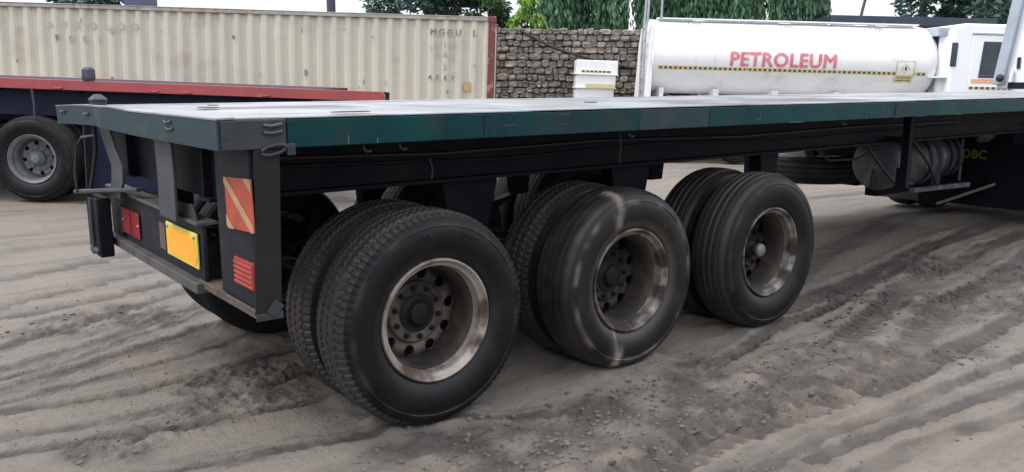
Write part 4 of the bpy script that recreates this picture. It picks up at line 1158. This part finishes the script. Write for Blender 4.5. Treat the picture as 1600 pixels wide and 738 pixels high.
# end bulkhead plate on the left and cradle under the tank
MB().prism([(-.12, 1.35), (.0, 1.35), (.02, 2.95), (-.03, 3.05), (-.07, 2.6)], -.88, .88).build("end_bulkhead", M['white'], tk, .01)
for y in (-.45, .45): MB().box((-.1, y - .06, .92), (9.1, y + .06, 1.22)).build("frame_rail", M['grey_trim'], tk, .005)
for x in (.2, 1.45, 2.8, 4.2, 5.7): MB().prism([(-.75, 1.22), (.75, 1.22), (.9, 1.65), (-.9, 1.65)], x, x + .09, Matrix(((0, 1, 0, 0), (1, 0, 0, 0), (0, 0, 1, 0), (0, 0, 0, 1)))).build("tank_saddle", M['white'], tk)
MB().box((-.1, -1.0, 1.225), (6.4, 1.0, 1.32)).build("tank_deck", M['white'], tk, .01)
for x in (.6, 1.95, 7.95):
    for y, od, fl in ((-1.25, -1, False), (1.25, 1, False)):
        wheel(tk, (x, y, TR), T_RIB, RIM_W, DISC_W, HUB_W, od)
    MB().tube([(x, -1, TR), (x, 1, TR)], .07, 10).build("axle", M['darkpaint'], tk)
# white stack between tank and cab, with a small disc shelf
MB().tube([(6.62, -.75, 1.30), (6.62, -.75, 2.2), (6.64, -.75, 3.06)], [.13, .15, .17], 20).build("air_intake_stack", M['white_cab'], tk)
MB().lathe([(0, 0), (.30, 0), (.32, .03), (.0, .05)], 24, 'Z').build("stack_shelf", M['white'], tk, 0, (6.52, -.75, 2.02))
MB().box((6.35, -.9, 2.95), (6.80, .9, 3.14)).build("tank_end_plate", M['grey_trim'], tk, .01)
cb = empty("cab", (6.58, 0, 0), tk)
prof_c = [(0, 1.35), (0, 3.10), (.25, 3.22), (1.45, 3.22), (1.75, 2.95), (2.15, 2.25), (2.25, 1.9), (2.25, .75), (.9, .75), (.55, 1.35)]
MB().prism(prof_c, -1.15, 1.15).build("cab_shell", M['white_cab'], cb, .05)
MB().box((-.03, -1.165, 2.28), (.11, -1.148, 2.80)).build("quarter_window", M['glass'], cb, .01)
dw = empty("door", (.0, 0, 0), cb)
MB().box((.42, -1.175, 1.30), (1.50, -1.148, 2.98)).build("door_panel", M['white_cab'], dw, .012)
MB().prism([(.62, 2.11), (1.42, 2.11), (1.40, 2.84), (.66, 2.84)], -1.192, -1.172).build("door_window", M['glass'], dw, .01)
MB().box((.62, -1.20, 2.06), (1.44, -1.172, 2.10)).build("window_seal", M['black'], dw, .004)
MB().box((.48, -1.184, 1.94), (1.46, -1.172, 2.02)).build("orange_stripe", M['orange_stripe'], dw)
MB().box((.42, -1.184, 1.80), (1.46, -1.172, 1.86)).build("tape_strip", M['tape_y'], dw)
for k in range(8): MB().box((.45 + k * .125, -1.190, 1.805), (.52 + k * .125, -1.182, 1.855)).build("tape_dash", M['tape_b'], dw)
MB().box((.40, -1.19, 2.985), (1.55, -1.148, 3.02)).build("rain_gutter", M['grey_trim'], cb, .004)
MB().box((-.10, -1.0, 1.20), (.35, -.4, 1.34)).build("battery_box", M['darkpaint'], cb, .02)
MB().box((.95, -1.16, .80), (1.9, -1.152, 1.2)).build("wheel_arch", M['black'], cb)

# ---------------------------------------------------------------- posts and shed behind
def post(s, h, r_, z1, m, label, name="steel_post", square=False):
    o = bgempty(name, s, h, -.4); tag(o, label, "post")
    if square: MB().box((-r_, -r_, 0), (r_, r_, z1)).build("shaft", m, o, .02)
    else: MB().tube([(0, 0, 0), (0, 0, z1)], r_, 12).build("shaft", m, o)
    MB().box((-r_ * 1.6, -r_ * 1.6, 0), (r_ * 1.6, r_ * 1.6, .5)).build("footing", M['bracket'], o, .02)
    return o
post(-5.05, 24, .125, 6.5, M['post_dark'], "dark round post standing behind the middle of the container")
post(-10.35, 24, .33, 6.5, M['post_blue'], "wide blue grey square pillar rising behind the left of the container", "pillar", True)
sh = bgempty("shed_roof", 0, 25.5, 0, R(1.3)); sh.name = "open_shed"
tag(sh, "low open shed with thin dark roof behind the tank truck", "shed")
MB().box((9.3, -.2, 3.66), (14.2, 3.5, 3.80)).build("roof", M['shed'], sh, .01)
MB().box((9.3, -.26, 3.58), (14.2, -.20, 3.82)).build("fascia_board", M['shed'], sh, .004)
for x in (9.5, 11.8, 14.0):
    for y in (.0, 3.2): MB().tube([(x, y, -.8), (x, y, 3.66)], .06, 8).build("shed_post", M['post_dark'], sh)
MB().tube([(10.28, .0, 3.80), (10.55, .0, 5.4)], .045, 8).build("slanted_pipe", M['bark'], sh)

# ---------------------------------------------------------------- trees
def leaf_cloud(n, fn, size, seed, droop=.5, m=None, name="crown", asp=.36):
    rr = random.Random(seed); vs, fs = [], []
    for _ in range(n):
        p = fn(rr)
        if p is None: continue
        L_ = size * rr.uniform(.6, 1.35); a = rr.uniform(0, 6.283)
        d = Vector((math.cos(a) * (1 - droop), math.sin(a) * (1 - droop), -droop * rr.uniform(.5, 1.3) + (1 - droop) * rr.uniform(-.5, .5))).normalized()
        sdir = d.cross(Vector((rr.uniform(-1, 1), rr.uniform(-1, 1), rr.uniform(-.3, .3)))).normalized() * L_ * asp * .5
        p = Vector(p); k = len(vs); mid = p + d * L_ * .5 + Vector((0, 0, .06 * L_))
        vs += [p, mid + sdir, p + d * L_, mid - sdir]
        fs.append((k, k + 1, k + 2, k + 3))
    return MB().add(vs, fs).mesh(name, m)

def mast_crown(seed, rad, z0, z1, m):                    # weeping columnar crown in hanging strands
    rr = random.Random(seed)
    strands = []
    for _ in range(90):
        a = rr.uniform(0, 6.283); q = rad * math.sqrt(rr.uniform(.05, 1)); top = rr.uniform(z0 + .9, z1); ln = rr.uniform(.7, 1.9)
        strands.append((q * math.cos(a), q * math.sin(a), top, ln))
    def fn(r):
        x, y, t, ln = r.choice(strands); u = r.random() ** .8
        z = t - u * ln
        if z < z0 + .25 * math.sin(x * 7 + y * 5): return None
        k = .07 + .05 * u
        return (x * (1 + .12 * u) + r.gauss(0, k), y * (1 + .12 * u) + r.gauss(0, k), z)
    return leaf_cloud(5600, fn, .23, seed, .82, m, "weeping_crown", .34)
MC = [mast_crown(40 + k, (.46, .40, .50)[k], 2.4, 8.2, M['leaf_dark']) for k in range(3)]
TRK = MB().tube([(0, 0, -.6), (.02, 0, 2), (-.03, .02, 5), (0, 0, 8.3)], [.13, .11, .08, .03], 10).mesh("trunk", M['bark'])
def masttree(s, h, k, z, sc, label):
    o = bgempty("weeping_tree", s, h, z); tag(o, label, "tree", "weeping mast trees behind the stone wall")
    inst("trunk", TRK, o); c = inst("crown", MC[k % 3], o, (0, 0, 0), (0, 0, s * 7.0), (sc, sc, 1.0))
    return o
H_T = 27.0
px = lambda u: (u - 800) / 1300.16 * H_T
rows = [(862, 1.05, 0, "first weeping dark green tree from the container, right of the lime plant"),
        (905, 1.05, 1, "weeping dark green tree above the left half of the white cabinet"),
        (947, 1.0, 2, "weeping dark green tree left of the wide white gap in the row"),
        (1004, .85, 0, "weeping dark green tree right of the wide white gap, by the tank's left end"),
        (1048, 1.0, 1, "weeping dark green tree just right of the tank's ladder rails"),
        (1090, 1.0, 2, "weeping dark green tree above the first capacity mark of the tank"),
        (1134, .95, 0, "weeping dark green tree above the P of the tank's red lettering"),
        (1172, .85, 1, "paler weeping tree above the middle of the tank lettering"),
        (1204, .55, 2, "thin weeping tree between two narrow sky gaps above the tank"),
        (1236, .80, 0, "second last weeping tree of the row, before the open sky"),
        (1272, .65, 1, "last weeping tree of the row, next to the open sky")]
for u, sc, k, lab in rows: masttree(px(u), H_T + (k % 2) * .5, k, -.1, sc, lab)

def round_tree(name, s, h, z, crown_c, crown_r, m, n, leaf, label, seed, trunk_r=.22, droop=.35, group=None, lumps=16):
    o = bgempty(name, s, h, z); tag(o, label, "tree", group)
    rr = random.Random(seed); cl = []
    for _ in range(lumps):
        while True:
            p = Vector((rr.uniform(-1, 1), rr.uniform(-1, 1), rr.uniform(-1, 1)))
            if p.length < 1: break
        cl.append((Vector((p.x * crown_r[0], p.y * crown_r[1], p.z * crown_r[2])) + Vector(crown_c), rr.uniform(.22, .42) * min(crown_r[0], crown_r[2]) * 1.15))
    def fn(r):
        c, q = r.choice(cl); d = Vector((r.gauss(0, 1), r.gauss(0, 1), r.gauss(0, 1))).normalized() * q * r.uniform(.6, 1.05)
        return c + d
    mb = MB(); base = Vector((0, 0, -.5)); fork = Vector((rr.uniform(-.2, .2), 0, crown_c[2] - crown_r[2] * .9))
    mb.tube([base, fork * .5, fork], [trunk_r, trunk_r * .8, trunk_r * .6], 10); mb.build("trunk", M['bark'], o)
    for c, q in cl[:7]:
        MB().tube([fork, fork.lerp(c, .5) + Vector((0, 0, -.1)), c], [trunk_r * .4, trunk_r * .25, .02], 7).build("limb", M['bark'], o)
    inst("crown", leaf_cloud(n, fn, leaf, seed, droop, m), o)
    return o
round_tree("broadleaf_tree", -2.55, 27.0, 0, (0, 0, 4.85), (1.9, 1.5, 1.55), M['leaf_blue'], 18000, .22, "dark bluish green tree rising behind the right end of the container", 5, lumps=26)
round_tree("broadleaf_tree", -.75, 25.5, 0, (0, 0, 3.9), (.62, .8, 1.25), M['leaf_mid'], 5600, .20, "mid green leafy tree between container corner post and lime plant", 6, trunk_r=.12)
round_tree("leafy_plant", .42, 24.6, 0, (0, 0, 3.75), (.36, .5, .95), M['leaf_lime'], 1700, .22, "bright lime green plant growing over the wall top", 8, trunk_r=.06, droop=.6)
round_tree("broadleaf_tree", 20.4, 34, -.3, (0, 0, 5.6), (4.7, 2.5, 1.9), M['leaf_blue'], 26000, .27, "large dark tree spreading behind the truck cabs on the right", 9, lumps=46)
round_tree("broadleaf_tree", 17.2, 36, -.3, (0, 0, 7.3), (1.4, 1.2, 1.5), M['leaf_blue'], 5200, .26, "smaller dark tree beside the open sky, left of the large dark tree", 10, lumps=16)
round_tree("small_tree", -12.2, 25, 0, (0, 0, 4.05), (.85, .8, 1.0), M['leaf_blue'], 3000, .2, "dark treetop showing above the left part of the container", 12)
round_tree("small_tree", -13.7, 26, 0, (0, 0, 4.0), (.3, .5, .9), M['leaf_blue'], 900, .2, "thin dark treetop at the far left above the container", 13, trunk_r=.08)
